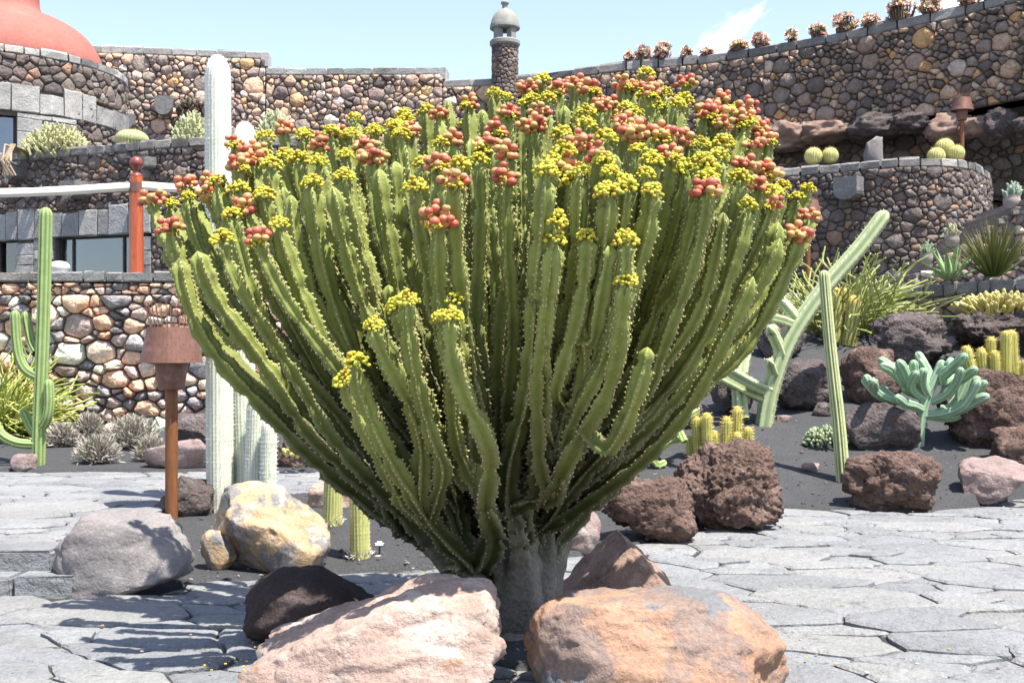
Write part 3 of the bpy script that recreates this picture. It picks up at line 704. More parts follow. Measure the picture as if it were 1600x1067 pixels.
# round the big euphorbia
rock('boulder', 'pale pink angular boulder in front of the big euphorbia trunk', 383, 792, 906, 1105, 5.42, r_pink, 4, dr=0.62, sub=6, zb=-0.08, planes=((0, -1, 0.55, 0.62), (-0.62, -0.1, 0.75, 0.46), (1, 0, 0.15, 0.86), (0, -0.3, 1, 0.74)))
rock('boulder', 'rounded orange brown boulder with a slate grey patch', 818, 1238, 926, 1115, 5.5, r_orange, 14, dr=0.62, kind='round', sub=6, zb=-0.08, planes=((0, 0, 1, 0.84),))
rock('boulder', 'dark rounded boulder lying in the shade left of the euphorbia trunk', 380, 640, 886, 1030, 6.55, r_dark, 12, dr=0.7, kind='round', sub=5, zb=-0.06, planes=((0.8, 0, 0.7, 0.55),))
rock('boulder', 'brown peaked boulder dappled with shade right of the euphorbia trunk', 862, 1062, 832, 968, 7.35, r_brown, 15, dr=0.8, sub=5, zb=-0.06, planes=((-0.75, -0.2, 0.62, 0.42), (0.8, 0, 0.6, 0.62)))
# left bed
rock('boulder', 'large smooth grey boulder beside the stone steps', 84, 311, 800, 918, 8.05, r_grey, 20, dr=0.6, sub=5, zb=-0.05, planes=((0, -1, 0.25, 0.6), (-0.8, -0.2, 0.5, 0.75), (0.4, -0.3, 0.8, 0.8), (0, 0, 1, 0.8)))
rock('boulder', 'big ochre boulder with grey lichen below the white columnar cactus', 326, 520, 752, 893, 8.9, r_yellow, 31, dr=0.75, sub=5, zb=-0.02, planes=((0.6, -0.5, 0.6, 0.66), (-0.7, -0.6, -0.4, 0.55), (0, -0.6, 0.8, 0.7)))
rock('rock', 'small straw coloured rock tucked against the ochre boulder', 312, 372, 826, 886, 8.75, r_yellow, 33, dr=0.8, sub=4, zb=-0.02)
rock('rock', 'grey lava rock behind the rusty lamp post', 240, 338, 742, 812, 10.5, r_pumg, 35, dr=0.7, kind='pumice', sub=4, planes=((-0.7, 0, 0.5, 0.6),))
rock('rock', 'small reddish rock at the foot of the green columnar cactus', 16, 57, 708, 737, 13.75, r_rose, 36, sub=4)
rock('rock', 'long pinkish rock at the far edge of the raised path', 226, 336, 684, 738, 13.9, r_rose, 37, dr=0.5, sub=4, planes=((-0.4, 0, 1, 0.6),))
rock('rock', 'dark flat rock against the dry stone wall', 270, 336, 645, 690, 15.6, r_pumg, 38, sub=4)
rock('rock', 'brown lava rock with little yellow cactus behind the raised path', 430, 510, 684, 742, 14.2, r_pum, 39, kind='pumice', sub=4)
rock('rock', 'pink rock half hidden behind the pair of yellowish columns', 484, 600, 748, 796, 11.0, r_pink, 40, sub=4)
# right bed
rock('boulder', 'biggest reddish brown pumice boulder at the pavement edge', 1050, 1222, 684, 828, 10.95, r_pum, 51, dr=0.85, kind='pumice', sub=6, zb=-0.03)
rock('boulder', 'jagged purple brown pumice boulder leaning on the biggest one', 938, 1090, 738, 846, 10.2, r_pum, 53, dr=0.7, kind='pumice', sub=5, zb=-0.03, planes=((-0.6, 0, -0.8, 0.5),))
rock('rock', 'pinkish brown rock beside the euphorbia trunk', 852, 940, 790, 864, 9.6, r_rose, 54, dr=0.8, kind='round', sub=5, zb=-0.02)
def on(name, label, px0, px1, pt, pb, mat, seed, **kw):
    g = G((px0+px1)/2, pb-4); return rock(name, label, px0, px1, pt, pb, g.y, mat, seed, **kw)
on('boulder', 'reddish pumice boulder beside the slender ribbed column cactus', 1316, 1470, 702, 798, r_pum, 61, kind='pumice', sub=5, dr=0.7)
on('rock', 'pale rose rock at the edge of the paving', 1490, 1606, 712, 780, r_rose, 62, dr=0.6)
on('rock', 'brown lava rock above the pale rose rock', 1552, 1640, 664, 726, r_pum, 63, kind='pumice', sub=4)
on('boulder', 'big red lava boulder behind the blue branching cactus', 1470, 1640, 574, 690, r_pum, 64, kind='pumice', dr=0.7)
on('rock', 'low dark rock shaded by the blue branching cactus', 1318, 1440, 628, 702, r_pumg, 65, dr=0.5)
on('boulder', 'dark purple lava boulder behind the slender column cactus', 1208, 1305, 560, 640, r_pumg, 66, kind='pumice', sub=4)
on('boulder', 'rust brown lava boulder uphill of the blue branching cactus', 1312, 1412, 540, 630, r_pum, 67, kind='pumice', sub=4)
on('boulder', 'large grey lava boulder uphill near the golden cactus clump', 1360, 1492, 486, 572, r_pumg, 68, kind='pumice', sub=5, dr=0.7)
on('boulder', 'dark craggy lava boulder below the creeping yellow cactus', 1488, 1625, 478, 548, r_pumg, 69, kind='pumice', sub=5)
on('rock', 'grey lava rock between the reed bush and the retaining wall', 1180, 1262, 490, 560, r_pumg, 70, kind='pumice', sub=4)
on('rock', 'small lava stone beside the slender column cactus', 1268, 1300, 628, 652, r_pumg, 71, kind='pumice', sub=3)
on('rock', 'dark low rock behind the sprawling spiny cactus', 1040, 1110, 622, 668, r_pumg, 72, kind='pumice', sub=4)
on('rock', 'shaded lava rock left of the spiny branching cactus', 1110, 1175, 572, 650, r_pumg, 73, kind='pumice', sub=4)
on('rock', 'flat pink pebble on the gravel uphill', 1212, 1238, 648, 660, r_rose, 74, sub=3)
on('rock', 'flat rose pebble on the gravel near the pavement', 1252, 1282, 722, 738, r_rose, 75, sub=3)
# boulder row in the overhang
bx = 1196; k = 0; rb = random.Random(5)
while bx < 1640:
    wd = rb.uniform(34, 78); d = float(np.interp((bx+wd/2), [p[0] for p in RR], [p[1] for p in RR]))-0.15
    tp = lerp(188, 176, (bx-1196)/400)+rb.uniform(-8, 6)
    rock('boulder', 'rough boulder in the overhanging row at the foot of the sweeping wall', bx-9, bx+wd+9, tp, tp+rb.uniform(30, 54), d, rb.choice([r_brown, r_pumg, r_pum, r_brown]), 200+k, dr=0.9, sub=4, bury=0.0, kind='pumice', group='boulders in the overhang row', cat='boulder'); bx += wd; k += 1
stone_b = rock('block_stone', 'upright grey block stone standing on the bastion behind the coping', 1350, 1378, 214, 252, 27.2, r_grey, 301, dr=0.8, sub=3, planes=((0, 0, 1, 0.7), (1, 0, 0, 0.7), (-1, 0, 0, 0.7)), zb=5.8, bury=0)

# ------------------------------------------------------------------ plant builders
def catmull(pts, sp):
    pts = [Vector(p) for p in pts]; out = []
    for i in range(len(pts)-1):
        p0 = pts[max(0, i-1)]; p1 = pts[i]; p2 = pts[i+1]; p3 = pts[min(len(pts)-1, i+2)]
        n = max(1, int((p2-p1).length/sp))
        for k in range(n):
            t = k/n; out.append(0.5*(2*p1+(p2-p0)*t+(2*p0-5*p1+4*p2-p3)*t*t+(3*p1-p0-3*p2+p3)*t**3))
    out.append(pts[-1]); return out
def frames(P_):
    n = len(P_); T = []
    for i in range(n): T.append((P_[min(n-1, i+1)]-P_[max(0, i-1)]).normalized())
    a = T[0].orthogonal().normalized(); A = []; B = []
    for i in range(n):
        a = (a-T[i]*a.dot(T[i])).normalized(); A.append(a.copy()); B.append(T[i].cross(a))
    return T, A, B
def ribbed(mb, pts, rad, nr, depth, cv, cr, ring=0.04, ang=0.0, tip=1.0, spines=None, rng=rnd, dense=True, wave=None, tipcol=None, basecol=None, per=4, sp=None):
    """ribbed succulent stem swept along pts. rad: radius or function of t. returns (tip, direction)"""
    Pp = catmull(pts, ring) if dense else [Vector(p) for p in pts]
    rt_ = (rad(1.0) if callable(rad) else rad)*tip; e_ = Pp[-1]; Lc = 0; kk = len(Pp)-1
    while kk > 1 and (Pp[kk]-e_).length < rt_*1.02: kk -= 1
    if len(Pp)-kk >= 1:
        dv = (e_-Pp[kk]).normalized(); Pp = Pp[:kk+1]+[e_-dv*rt_*q for q in (1.0, 0.7, 0.45, 0.25, 0.1, 0.02, 0.0)]
    n = len(Pp); T, A, B = frames(Pp)
    L = [0.0]
    for i in range(1, n): L.append(L[-1]+(Pp[i]-Pp[i-1]).length)
    tot = L[-1]; rf = rad if callable(rad) else (lambda t: rad)
    # finer rings in the tip for a rounded end
    m = nr*per; vs = []; cs = []; prof = []
    for i in range(n):
        t = L[i]/tot; r = rf(t); rem = tot-L[i]; k = 1.0
        if rem < r*tip: k = math.sqrt(max(0.0, 1-(1-rem/(r*tip))**2))
        prof.append((r*max(k, 0.02)))
        wv = wave(L[i]) if wave else 1.0
        for j in range(m):
            q = j % per; ph = 2*math.pi*j/m+ang
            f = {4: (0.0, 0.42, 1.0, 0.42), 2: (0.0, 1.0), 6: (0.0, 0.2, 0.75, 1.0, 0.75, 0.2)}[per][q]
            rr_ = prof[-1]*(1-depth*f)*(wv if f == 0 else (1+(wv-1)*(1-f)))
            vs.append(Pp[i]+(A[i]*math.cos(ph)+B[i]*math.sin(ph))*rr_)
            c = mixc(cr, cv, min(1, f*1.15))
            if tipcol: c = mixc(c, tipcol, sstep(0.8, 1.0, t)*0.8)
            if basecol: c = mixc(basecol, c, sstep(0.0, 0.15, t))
            cs.append(c)
    vs.append(Pp[-1]+T[-1]*0.002); cs.append(tipcol or mixc(cv, cr, 0.5))
    fs = [(i*m+j, i*m+(j+1) % m, (i+1)*m+(j+1) % m, (i+1)*m+j) for i in range(n-1) for j in range(m)]
    fs += [((n-1)*m+j, (n-1)*m+(j+1) % m, n*m) for j in range(m)]
    mb.add(vs, fs, cs)
    if spines:
        ln, wd, spc, num, col = spines
        s = 0.02
        while s < tot:
            i = min(n-1, int(np.searchsorted(L, s))); 
            for kk in range(nr):
                ph = 2*math.pi*kk*per/m+ang; o = A[i]*math.cos(ph)+B[i]*math.sin(ph); wv = wave(L[i]) if wave else 1.0
                base = Pp[i]+o*prof[i]*0.97*wv; tan = T[i].cross(o)
                for _ in range(num):
                    dr_ = (o+tan*rng.uniform(-.9, .9)+T[i]*rng.uniform(-.6, .8)).normalized(); l = ln*rng.uniform(0.6, 1.2)
                    sd_ = dr_.cross(T[i]+tan*0.3).normalized()*wd; up = sd_.cross(dr_).normalized()*wd
                    mb.add([base+sd_, base-sd_*0.5+up*0.87, base-sd_*0.5-up*0.87, base+dr_*l], [(0, 1, 3), (1, 2, 3), (2, 0, 3)], jit(col, 0.1, rng))
            s += spc*rng.uniform(0.9, 1.1)
    return Pp[-1], T[-1]
def tube(mb, pts, r0, r1, n, col, col2=None, flat=1.0):
    Pp = [Vector(p) for p in pts]; T, A, B = frames(Pp); m = len(Pp); vs = []; cs = []
    for i in range(m):
        t = i/(m-1); r = lerp(r0, r1, t)
        for k in range(n):
            a = 2*math.pi*k/n; vs.append(Pp[i]+A[i]*math.cos(a)*r+B[i]*math.sin(a)*r*flat); cs.append(mixc(col, col2 or col, t))
    fs = [(i*n+k, i*n+(k+1) % n, (i+1)*n+(k+1) % n, (i+1)*n+k) for i in range(m-1) for k in range(n)]
    fs += [tuple(range(n))[::-1], tuple((m-1)*n+k for k in range(n))]
    mb.add(vs, fs, cs)
def blade(mb, base, dr_, ln, wd, droop, col, col2, n=5, fold=0.35, thick=0.0, wbase=0.6):
    dr_ = Vector(dr_).normalized(); side = dr_.cross(Vector((0, 0, 1)))
    side = side.normalized() if side.length > 1e-3 else Vector((1, 0, 0)); up = side.cross(dr_); p = Vector(base); vs = []; cs = []; d = dr_.copy()
    for i in range(n+1):
        t = i/n; w_ = wd*(lerp(wbase, 1, min(1, t*3)) if t < 0.34 else (1-((t-0.34)/0.66)**1.6)); w_ = max(w_, wd*0.03)
        c = mixc(col, col2, t); u_ = side.cross(d).normalized()
        vs += [p-side*w_+u_*w_*fold, p-u_*thick*(1-t), p+side*w_+u_*w_*fold, p+u_*(thick*0.4*(1-t))]; cs += [c, mixc(c, (0, 0, 0), 0.15), c, c]
        p = p+d*(ln/n); d = (d+Vector((0, 0, -droop/n))).normalized()
    fs = []
    for i in range(n):
        a = i*4; b = a+4; fs += [(a, b, b+1, a+1), (a+1, b+1, b+2, a+2), (a+2, b+2, b+3, a+3), (a+3, b+3, b, a)]
    mb.add(vs, fs, cs)
def fingers(mb, c, rx, ry, rz, n, ln, rad, cols, rng, up=0.5, seg=3, nn=5):
    c = Vector(c)
    for _ in range(n):
        a = rng.uniform(0, 2*math.pi); k = math.sqrt(rng.random()); h = math.sqrt(max(0, 1-k*k))*rng.uniform(0.55, 1.0)
        p = c+Vector((rx*k*math.cos(a), ry*k*math.sin(a), rz*h)); o = Vector((k*math.cos(a), k*math.sin(a), h*0.7+up)).normalized()
        o = (o+Vector((rng.gauss(0, .25), rng.gauss(0, .25), rng.gauss(0, .2)))).normalized(); l = ln*rng.uniform(0.6, 1.3); col = jit(rng.choice(cols), 0.15, rng)
        q = [p-o*l*0.5, p, p+o*l*0.4, p+o*l*0.5]; T = rad
        Pp = q; Tt, A, B = frames(Pp); vs = []; cs = []
        for i, k2 in enumerate((0.8, 1.0, 0.8, 0.25)):
            for j in range(nn):
                an = 2*math.pi*j/nn; vs.append(Pp[i]+(A[i]*math.cos(an)+B[i]*math.sin(an))*T*k2); cs.append(mixc(col, mixc(col, (0.5, 0.5, 0.3), 0.3), i/3))
        fs = [(i*nn+j, i*nn+(j+1) % nn, (i+1)*nn+(j+1) % nn, (i+1)*nn+j) for i in range(3) for j in range(nn)]+[tuple(3*nn+j for j in range(nn))]
        mb.add(vs, fs, cs)
def twigs(mb, c, rx, ry, rz, n, ln, wd, cols, rng):
    c = Vector(c)
    for _ in range(n):
        a = rng.uniform(0, 2*math.pi); k = math.sqrt(rng.random())*rng.uniform(0.3, 1); h = math.sqrt(max(0, 1-k*k))*rng.uniform(0.15, 1.0)
        p = c+Vector((rx*k*math.cos(a), ry*k*math.sin(a), rz*h)); o = (Vector((k*math.cos(a), k*math.sin(a), h+0.3))+Vector((rng.gauss(0, .5), rng.gauss(0, .5), rng.gauss(0, .4)))).normalized()
        s_ = o.cross(Vector((rng.gauss(0, 1), rng.gauss(0, 1), rng.gauss(0, 1)))).normalized()*wd; l = ln*rng.uniform(0.5, 1.3)
        mb.add([p-s_, p+s_, p+o*l*0.6+s_*1.3, p+o*l, p+o*l*0.6-s_*1.3], [(0, 1, 2, 3, 4)], jit(rng.choice(cols), 0.18, rng))

# ------------------------------------------------------------------ the big candelabra euphorbia
E = random.Random(42)
TIPS_Y = [(272,318),(296,308),(345,284),(375,297),(362,336),(411,305),(439,351),(349,374),(414,214),(472,212),(446,245),(469,249),(422,257),(518,208),(553,184),(504,253),(538,276),(491,287),(540,242),(585,205),(613,194),(588,207),(617,196),(626,210),(633,180),(664,173),(687,225),(716,260),(664,257),(647,294),(743,252),(770,146),(788,152),(829,155),(853,153),(847,125),(878,212),(875,238),(900,284),(910,269),(861,255),(850,271),(917,176),(916,197),(943,218),(952,271),(950,300),(872,345),(851,345),(864,373),(913,370),(971,377),(976,291),(987,136),(1011,115),(1055,165),(1040,146),(1012,148),(979,167),(994,177),(997,235),(1018,252),(1097,226),(1005,274),(1070,266),(981,288),(1017,300),(1100,250),(1104,263),(1121,246),(1108,280),(1153,166),(1154,280),(1209,302),(1227,291),(1170,322),(1246,308),(1264,294),(1133,224),(978,440),(856,411),(635,470),(618,480),(692,497),(712,495),(585,508),(540,595),(556,567)]
TIPS_R = [(240,311),(292,288),(266,354),(325,283),(330,302),(369,222),(372,257),(396,250),(383,323),(405,370),(445,201),(533,208),(498,226),(574,228),(583,246),(643,207),(684,179),(708,218),(732,160),(709,280),(681,255),(688,342),(796,176),(777,204),(763,226),(792,238),(796,278),(826,137),(841,173),(834,197),(872,139),(916,138),(900,128),(903,226),(885,263),(937,166),(938,243),(972,131),(974,195),(1021,134),(1070,128),(981,196),(993,210),(1035,210),(1046,240),(1071,218),(1102,297),(1125,153),(1167,169),(1102,173),(1130,193),(1161,184),(1187,198),(1195,218),(1178,226),(1161,255),(1195,269),(1190,291),(1202,316),(1263,337),(1251,367)]
TIPS_N = [(588,262),(455,303),(699,155),(560,200),(1130,330),(1220,370),(1180,430),(310,390),(280,400),(440,290),(620,250),(1215,345),(1165,300),(520,290),(735,215),(960,240)]
TOPX = [230, 300, 370, 450, 550, 650, 750, 850, 950, 1010, 1070, 1130, 1190, 1230, 1270]
TOPY = [308, 284, 222, 200, 184, 172, 146, 125, 124, 115, 128, 150, 196, 285, 292]
YC = 6.68; BASE = Vector((0.03, 6.75, 0.02))
tips = []
def tip_depth(px, py):
    fr = (py-np.interp(px, TOPX, TOPY))/190.0; xr = min(0.98, abs((px-770)/1800*6.6)/2.05); e = math.sqrt(1-xr*xr)
    k = 0.55-2.4*min(fr, 0.62) if fr < 0.75 else -1.06
    return YC+1.5*(e*0.92+0.1)*k+E.uniform(-.16, .16)
for lst, k in ((TIPS_Y, 'Y'), (TIPS_R, 'R'), (TIPS_N, 'N')):
    for (px, py) in lst:
        d = tip_depth(px, py); tips.append([P(px, py+5, d), k])
for _ in range(48):      # the far side, seen through gaps and from the side
    a = E.uniform(-0.1, math.pi+0.1); k = math.sqrt(E.uniform(0.15, 1)); x = -0.08+1.6*k*math.cos(a); y = YC+0.1+0.95*k*abs(math.sin(a))
    py = np.interp(PX(x, y), TOPX, TOPY)+E.uniform(18, 70); tips.append([Vector((x, y, ZZ(py, y))), E.choice('YRN')])
for _ in range(26):      # shorter inner stems filling the dark heart of the plant
    a = E.uniform(math.pi, 2*math.pi); k = E.uniform(0.25, 0.75); x = -0.05+1.7*k*math.cos(a); y = YC+1.2*k*math.sin(a)
    tips.append([Vector((x, y+0.25, E.uniform(1.45, 2.2))), 'N'])
# order: spread-out tips first become the limbs
pos = np.array([(t[0].x, t[0].y*1.15, t[0].z*0.35) for t in tips]); order = [int(np.argmin(pos[:, 0]))]; dmin = ((pos-pos[order[0]])**2).sum(1)
while len(order) < len(tips):
    i = int(np.argmax(dmin)); order.append(i); dmin = np.minimum(dmin, ((pos-pos[i])**2).sum(1)); dmin[order] = -1
def path_at(b, t):
    tp = b['tip']; f = 1-(1-t)**b['e']; k = t
    f *= 1-(0.10+0.42*sstep(-0.6, 0.9, tp.x))*math.exp(-((t-0.25)/0.24)**2)
    x = BASE.x+(tp.x-BASE.x)*f; y = BASE.y+(tp.y-BASE.y)*f
    z = BASE.z+(tp.z-BASE.z)*k
    w1 = b['w']; s = min(1, t*3)*min(1.0, (1-t)*2.2+0.25)
    p = Vector((x+0.13*s*noise.noise((t*3.2+w1, w1*3, 0)), y+0.10*s*noise.noise((t*3.2, w1, 7)), z))
    if b['par'] is not None and t < b['ts']+b['bl']:
        q = path_at(b['par'], t); k = sstep(0, 1, (t-b['ts'])/b['bl'])**0.8; p = q.lerp(p, k)
    return p
root = thing('candelabra_euphorbia', 'huge candelabra euphorbia crowded with upright green stems, yellow flowers and red fruits', 'euphorbia', BASE[:])
branches = []
for r_, i in enumerate(order):
    b = {'tip': tips[i][0], 'k': tips[i][1], 'e': E.uniform(1.18, 1.5), 'w': E.uniform(0, 99), 'par': None, 'ts': 0.0, 'bl': 0.15}
    if r_ >= 13:
        b['ts'] = E.uniform(0.10, 0.20) if r_ < 34 else (E.uniform(0.2, 0.36) if r_ < 95 else E.uniform(0.34, 0.58)); b['bl'] = E.uniform(0.10, 0.17)
        short = b['tip'].z < 2.0
        best = None; bd = 1e9; mypt = path_at(b, min(0.95, b['ts']+b['bl']))
        for c_ in branches:
            if c_['ts'] > b['ts']-0.05 or c_['ts'] > 0.4: continue
            tt = b['ts']*(b['tip'].z/c_['tip'].z)
            dd = (path_at(c_, min(1, tt+0.1))-mypt).length+0.25*E.random()
            if dd < bd: bd = dd; best = c_
        b['par'] = best
    branches.append(b)
YOUNG = (0.215, 0.245, 0.058); OLD_SHADED = (0.038, 0.050, 0.013); RIDGE_Y = (0.28, 0.29, 0.10); RIDGE_O = (0.14, 0.13, 0.085); BARK = (0.20, 0.175, 0.145)  # lower stem green: older growth, darkened further to paint in shade under the crown
# flower and fruit cluster meshes
ICO1 = ico(1); ICO2 = ico(2)
def blob(mb, p, r, col, ic, sq=1.0, ax=None):
    V, Fc = ic; mb.add([Vector((v.x, v.y, v.z*sq))*r+Vector(p) for v in V], Fc, col)
FLOW = []; FRUIT = []
for s in range(7):
    rr = random.Random(100+s); mb = MB()
    for _ in range(80):
        a = rr.uniform(0, 2*math.pi); k = rr.random()**0.6*0.066; z = 0.050*(1-(k/0.066)**2.2)+rr.uniform(-.022, .010); cc = jit(rr.choice([(0.50, 0.46, 0.045), (0.58, 0.54, 0.07), (0.38, 0.39, 0.05), (0.46, 0.32, 0.045)]), 0.12, rr)
        blob(mb, (k*math.cos(a), k*math.sin(a), z), rr.uniform(0.009, 0.0145), cc, ICO1, 0.8)
    for _ in range(6):
        a = rr.uniform(0, 2*math.pi); tube(mb, [(0, 0, -0.05), (0.03*math.cos(a), 0.03*math.sin(a), 0.0)], 0.008, 0.006, 4, (0.3, 0.32, 0.08))
    FLOW.append(mb.mesh('flower_cluster', m_petal, True))
for s in range(8):
    rr = random.Random(200+s); mb = MB(); pl = []
    n_ = rr.choice([12, 18, 24]); spread = 0.034+0.0016*n_
    for _ in range(n_*14):
        if len(pl) >= n_: break
        a = rr.uniform(0, 2*math.pi); k = math.sqrt(rr.random())*spread; p = Vector((k*math.cos(a), k*math.sin(a), rr.uniform(-.035, .07)*(1-0.6*k/spread)))
        if all((p-q).length > 0.026 for q in pl): pl.append(p)
    for p in pl: blob(mb, p, rr.uniform(0.0165, 0.0225), jit(rr.choice([(0.46, 0.105, 0.065), (0.54, 0.17, 0.095), (0.56, 0.24, 0.11), (0.47, 0.28, 0.10)]), 0.15, rr), ICO2, 0.85)
    for _ in range(10):
        a = rr.uniform(0, 2*math.pi); k = rr.uniform(0, spread); blob(mb, (k*math.cos(a), k*math.sin(a), rr.uniform(-.03, .01)), 0.010, jit((0.42, 0.24, 0.04), 0.2, rr), ICO1)
    for _ in range(6):
        a = rr.uniform(0, 2*math.pi); tube(mb, [(0, 0, -0.06), (0.03*math.cos(a), 0.03*math.sin(a), 0.0)], 0.009, 0.006, 4, (0.3, 0.30, 0.08))
    FRUIT.append(mb.mesh('fruit_cluster', m_fruit, True))
def make_branch(b, prim):
    ts = b['ts']; n = 0; L_ = (b['tip']-BASE).length*(1-ts)
    N = max(12, int(L_/0.034)); pts = [path_at(b, lerp(ts, 1, i/N)) for i in range(N+1)]
    T, A, B = frames(pts); ang = E.uniform(0, 6.28); nr = 4 if E.random() < 0.7 else 5; per = 4; m = nr*per
    Rb = E.uniform(0.049, 0.067); ph = E.uniform(0, 6); ph2 = E.uniform(0, 6); seg = E.uniform(0.22, 0.36); tot = L_; vs = []; cs = []; rw = []
    slen = 0.0; SP = []
    for i in range(N+1):
        t = lerp(ts, 1, i/N); 
        if i: slen += (pts[i]-pts[i-1]).length
        q = (slen/seg+ph) % 1.0
        con = 1.04-0.42*math.exp(-((q-0.5)/0.10)**2)-0.12*q       # constriction between growth segments
        age = sstep(0.75, 0.25, t)
        r = Rb*lerp(0.84, 1.3, sstep(0.85, 0.15, t))*con*(1+lerp(0.10, 0.15, age)*math.sin(slen*2*math.pi/0.115+ph2))
        bark = 0.0
        if prim:
            bark = sstep(0.36, 0.14, t); r = lerp(r, 0.10+0.10*sstep(0.2, 0.0, t), sstep(0.30, 0.05, t))
        elif ts > 0: r *= lerp(0.55, 1.0, sstep(0.0, 0.09, slen))
        rem = L_*(1-i/N)
        if rem < 0.05: r *= max(0.35, math.sqrt(max(0, 1-(1-rem/0.05)**2)))
        rw.append(r); dep = lerp(0.60, 0.12, bark)
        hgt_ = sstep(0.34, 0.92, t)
        cg = mixc(OLD_SHADED, YOUNG, hgt_); cr = mixc(RIDGE_O, RIDGE_Y, hgt_)  # from old green with shade in its colour up to new growth
        for j in range(m):
            qn = j % per; f = (0.0, 0.5, 1.0, 0.5)[qn]; a_ = 2*math.pi*j/m+ang+0.25*math.sin(slen*1.3+ph2)
            bend = 0.05*math.sin(slen*7+j)*(1-f)
            rr_ = r*(1-dep*(f if f < 0.9 else 1.0))
            vs.append(pts[i]+(A[i]*math.cos(a_+bend)+B[i]*math.sin(a_+bend))*rr_)
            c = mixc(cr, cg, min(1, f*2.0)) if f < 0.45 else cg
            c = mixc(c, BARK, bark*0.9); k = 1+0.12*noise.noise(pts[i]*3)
            cs.append(tuple(v*k for v in c))
        if bark < 0.5 and i % 1 == 0 and rem > 0.02:
            SP.append((i, slen, [2*math.pi*(kk*per)/m+ang+0.25*math.sin(slen*1.3+ph2) for kk in range(nr)], r, hgt_))
    vs.append(pts[-1]+T[-1]*0.01); cs.append(YOUNG); NN = N+1; nbark = 0
    if prim: nbark = sum(1 for i in range(N) if lerp(ts, 1, i/N) < 0.25)*m
    fs = [(i*m+j, i*m+(j+1) % m, (i+1)*m+(j+1) % m, (i+1)*m+j) for i in range(N) for j in range(m)]+[(N*m+j, N*m+(j+1) % m, NN*m) for j in range(m)]
    mb = MB(); mb.add(vs, fs, cs)
    for (i, sl, angs, r, hg) in SP:
        for a_ in angs:
            o = A[i]*math.cos(a_)+B[i]*math.sin(a_); tan = T[i].cross(o); bs = pts[i]+o*r*0.985; l = E.uniform(0.008, 0.013); w_ = 0.0045
            c = mixc((0.30, 0.27, 0.18), (0.52, 0.46, 0.20), hg)
            mb.add([bs+T[i]*w_*1.6, bs-T[i]*w_*0.8+tan*w_*1.3, bs-T[i]*w_*0.8-tan*w_*1.3, bs+o*l], [(0, 1, 3), (1, 2, 3), (2, 0, 3)], c)
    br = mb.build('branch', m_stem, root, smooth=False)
    me = br.data
    if nbark:
        me.materials.append(m_bark); mi = np.zeros(len(me.polygons), dtype=np.int32); mi[:nbark] = 1; me.polygons.foreach_set('material_index', mi)
    fl = np.ones(len(me.polygons), dtype=bool); me.polygons.foreach_set('use_smooth', fl)
    if b['k'] in 'YR':
        d = (pts[-1]-pts[-4]).normalized(); q = Vector((0, 0, 1)).rotation_difference(d.lerp(Vector((0, 0, 1)), 0.4).normalized())
        rot = (q @ Quaternion((0, 0, 1), E.uniform(0, 6.28))).to_euler()
        fr_ = b['k'] == 'R'
        o = link('fruit_cluster' if fr_ else 'flower_cluster', E.choice(FRUIT if fr_ else FLOW), None, pts[-1]+Vector((0, 0, 0.012)), rot, E.uniform(0.95, 1.25) if fr_ else E.uniform(0.72, 1.0)); o.parent = br
        if fr_ and E.random() < 0.45:
            o2 = link('flower_cluster', E.choice(FLOW), None, pts[-1]+Vector((E.uniform(-.05, .05), -0.03, -0.02)), rot, E.uniform(0.55, 0.8)); o2.parent = br
for pb in E.sample(branches, 26):      # side shoots with a J-shaped elbow
    t0 = E.uniform(0.58, 0.74); q = path_at(pb, min(0.97, t0+E.uniform(0.16, 0.30))); out = Vector((q.x-BASE.x, q.y-BASE.y, 0)); out = out.normalized() if out.length > 0.05 else Vector((0, -1, 0))
    side = Vector((-out.y, out.x, 0))*E.choice((-1, 1)); tp = q+(out*E.uniform(0.2, 0.9)+side*E.uniform(0.3, 1.0)).normalized()*E.uniform(0.12, 0.19)
    branches.append({'tip': tp, 'k': 'Y' if E.random() < 0.25 else 'N', 'e': pb['e'], 'w': E.uniform(0, 99), 'par': pb, 'ts': t0, 'bl': 0.11})
for r_, b in enumerate(branches): make_branch(b, r_ < 13)
# woody stump where the limbs meet
mb = MB(); nn = 40; vs = []
prof = [(0.30, -0.06), (0.26, 0.03), (0.235, 0.14), (0.22, 0.26), (0.20, 0.36), (0.10, 0.44), (0.01, 0.46)]
prof = finer(prof, 4)
for (r, z) in prof:
    for k in range(nn):
        a = 2*math.pi*k/nn; p = Vector((math.cos(a), math.sin(a), 0)); q = r*(1+0.16*noise.noise(p*1.7+Vector((0, 0, z*2)))+0.07*math.sin(a*7+z*6)); vs.append(BASE+Vector((p.x*q*0.95, p.y*q*0.9, z)))
mb.add(vs, [(i*nn+k, i*nn+(k+1) % nn, (i+1)*nn+(k+1) % nn, (i+1)*nn+k) for i in range(len(prof)-1) for k in range(nn)], BARK); mb.build('trunk', m_bark, root, smooth=True)

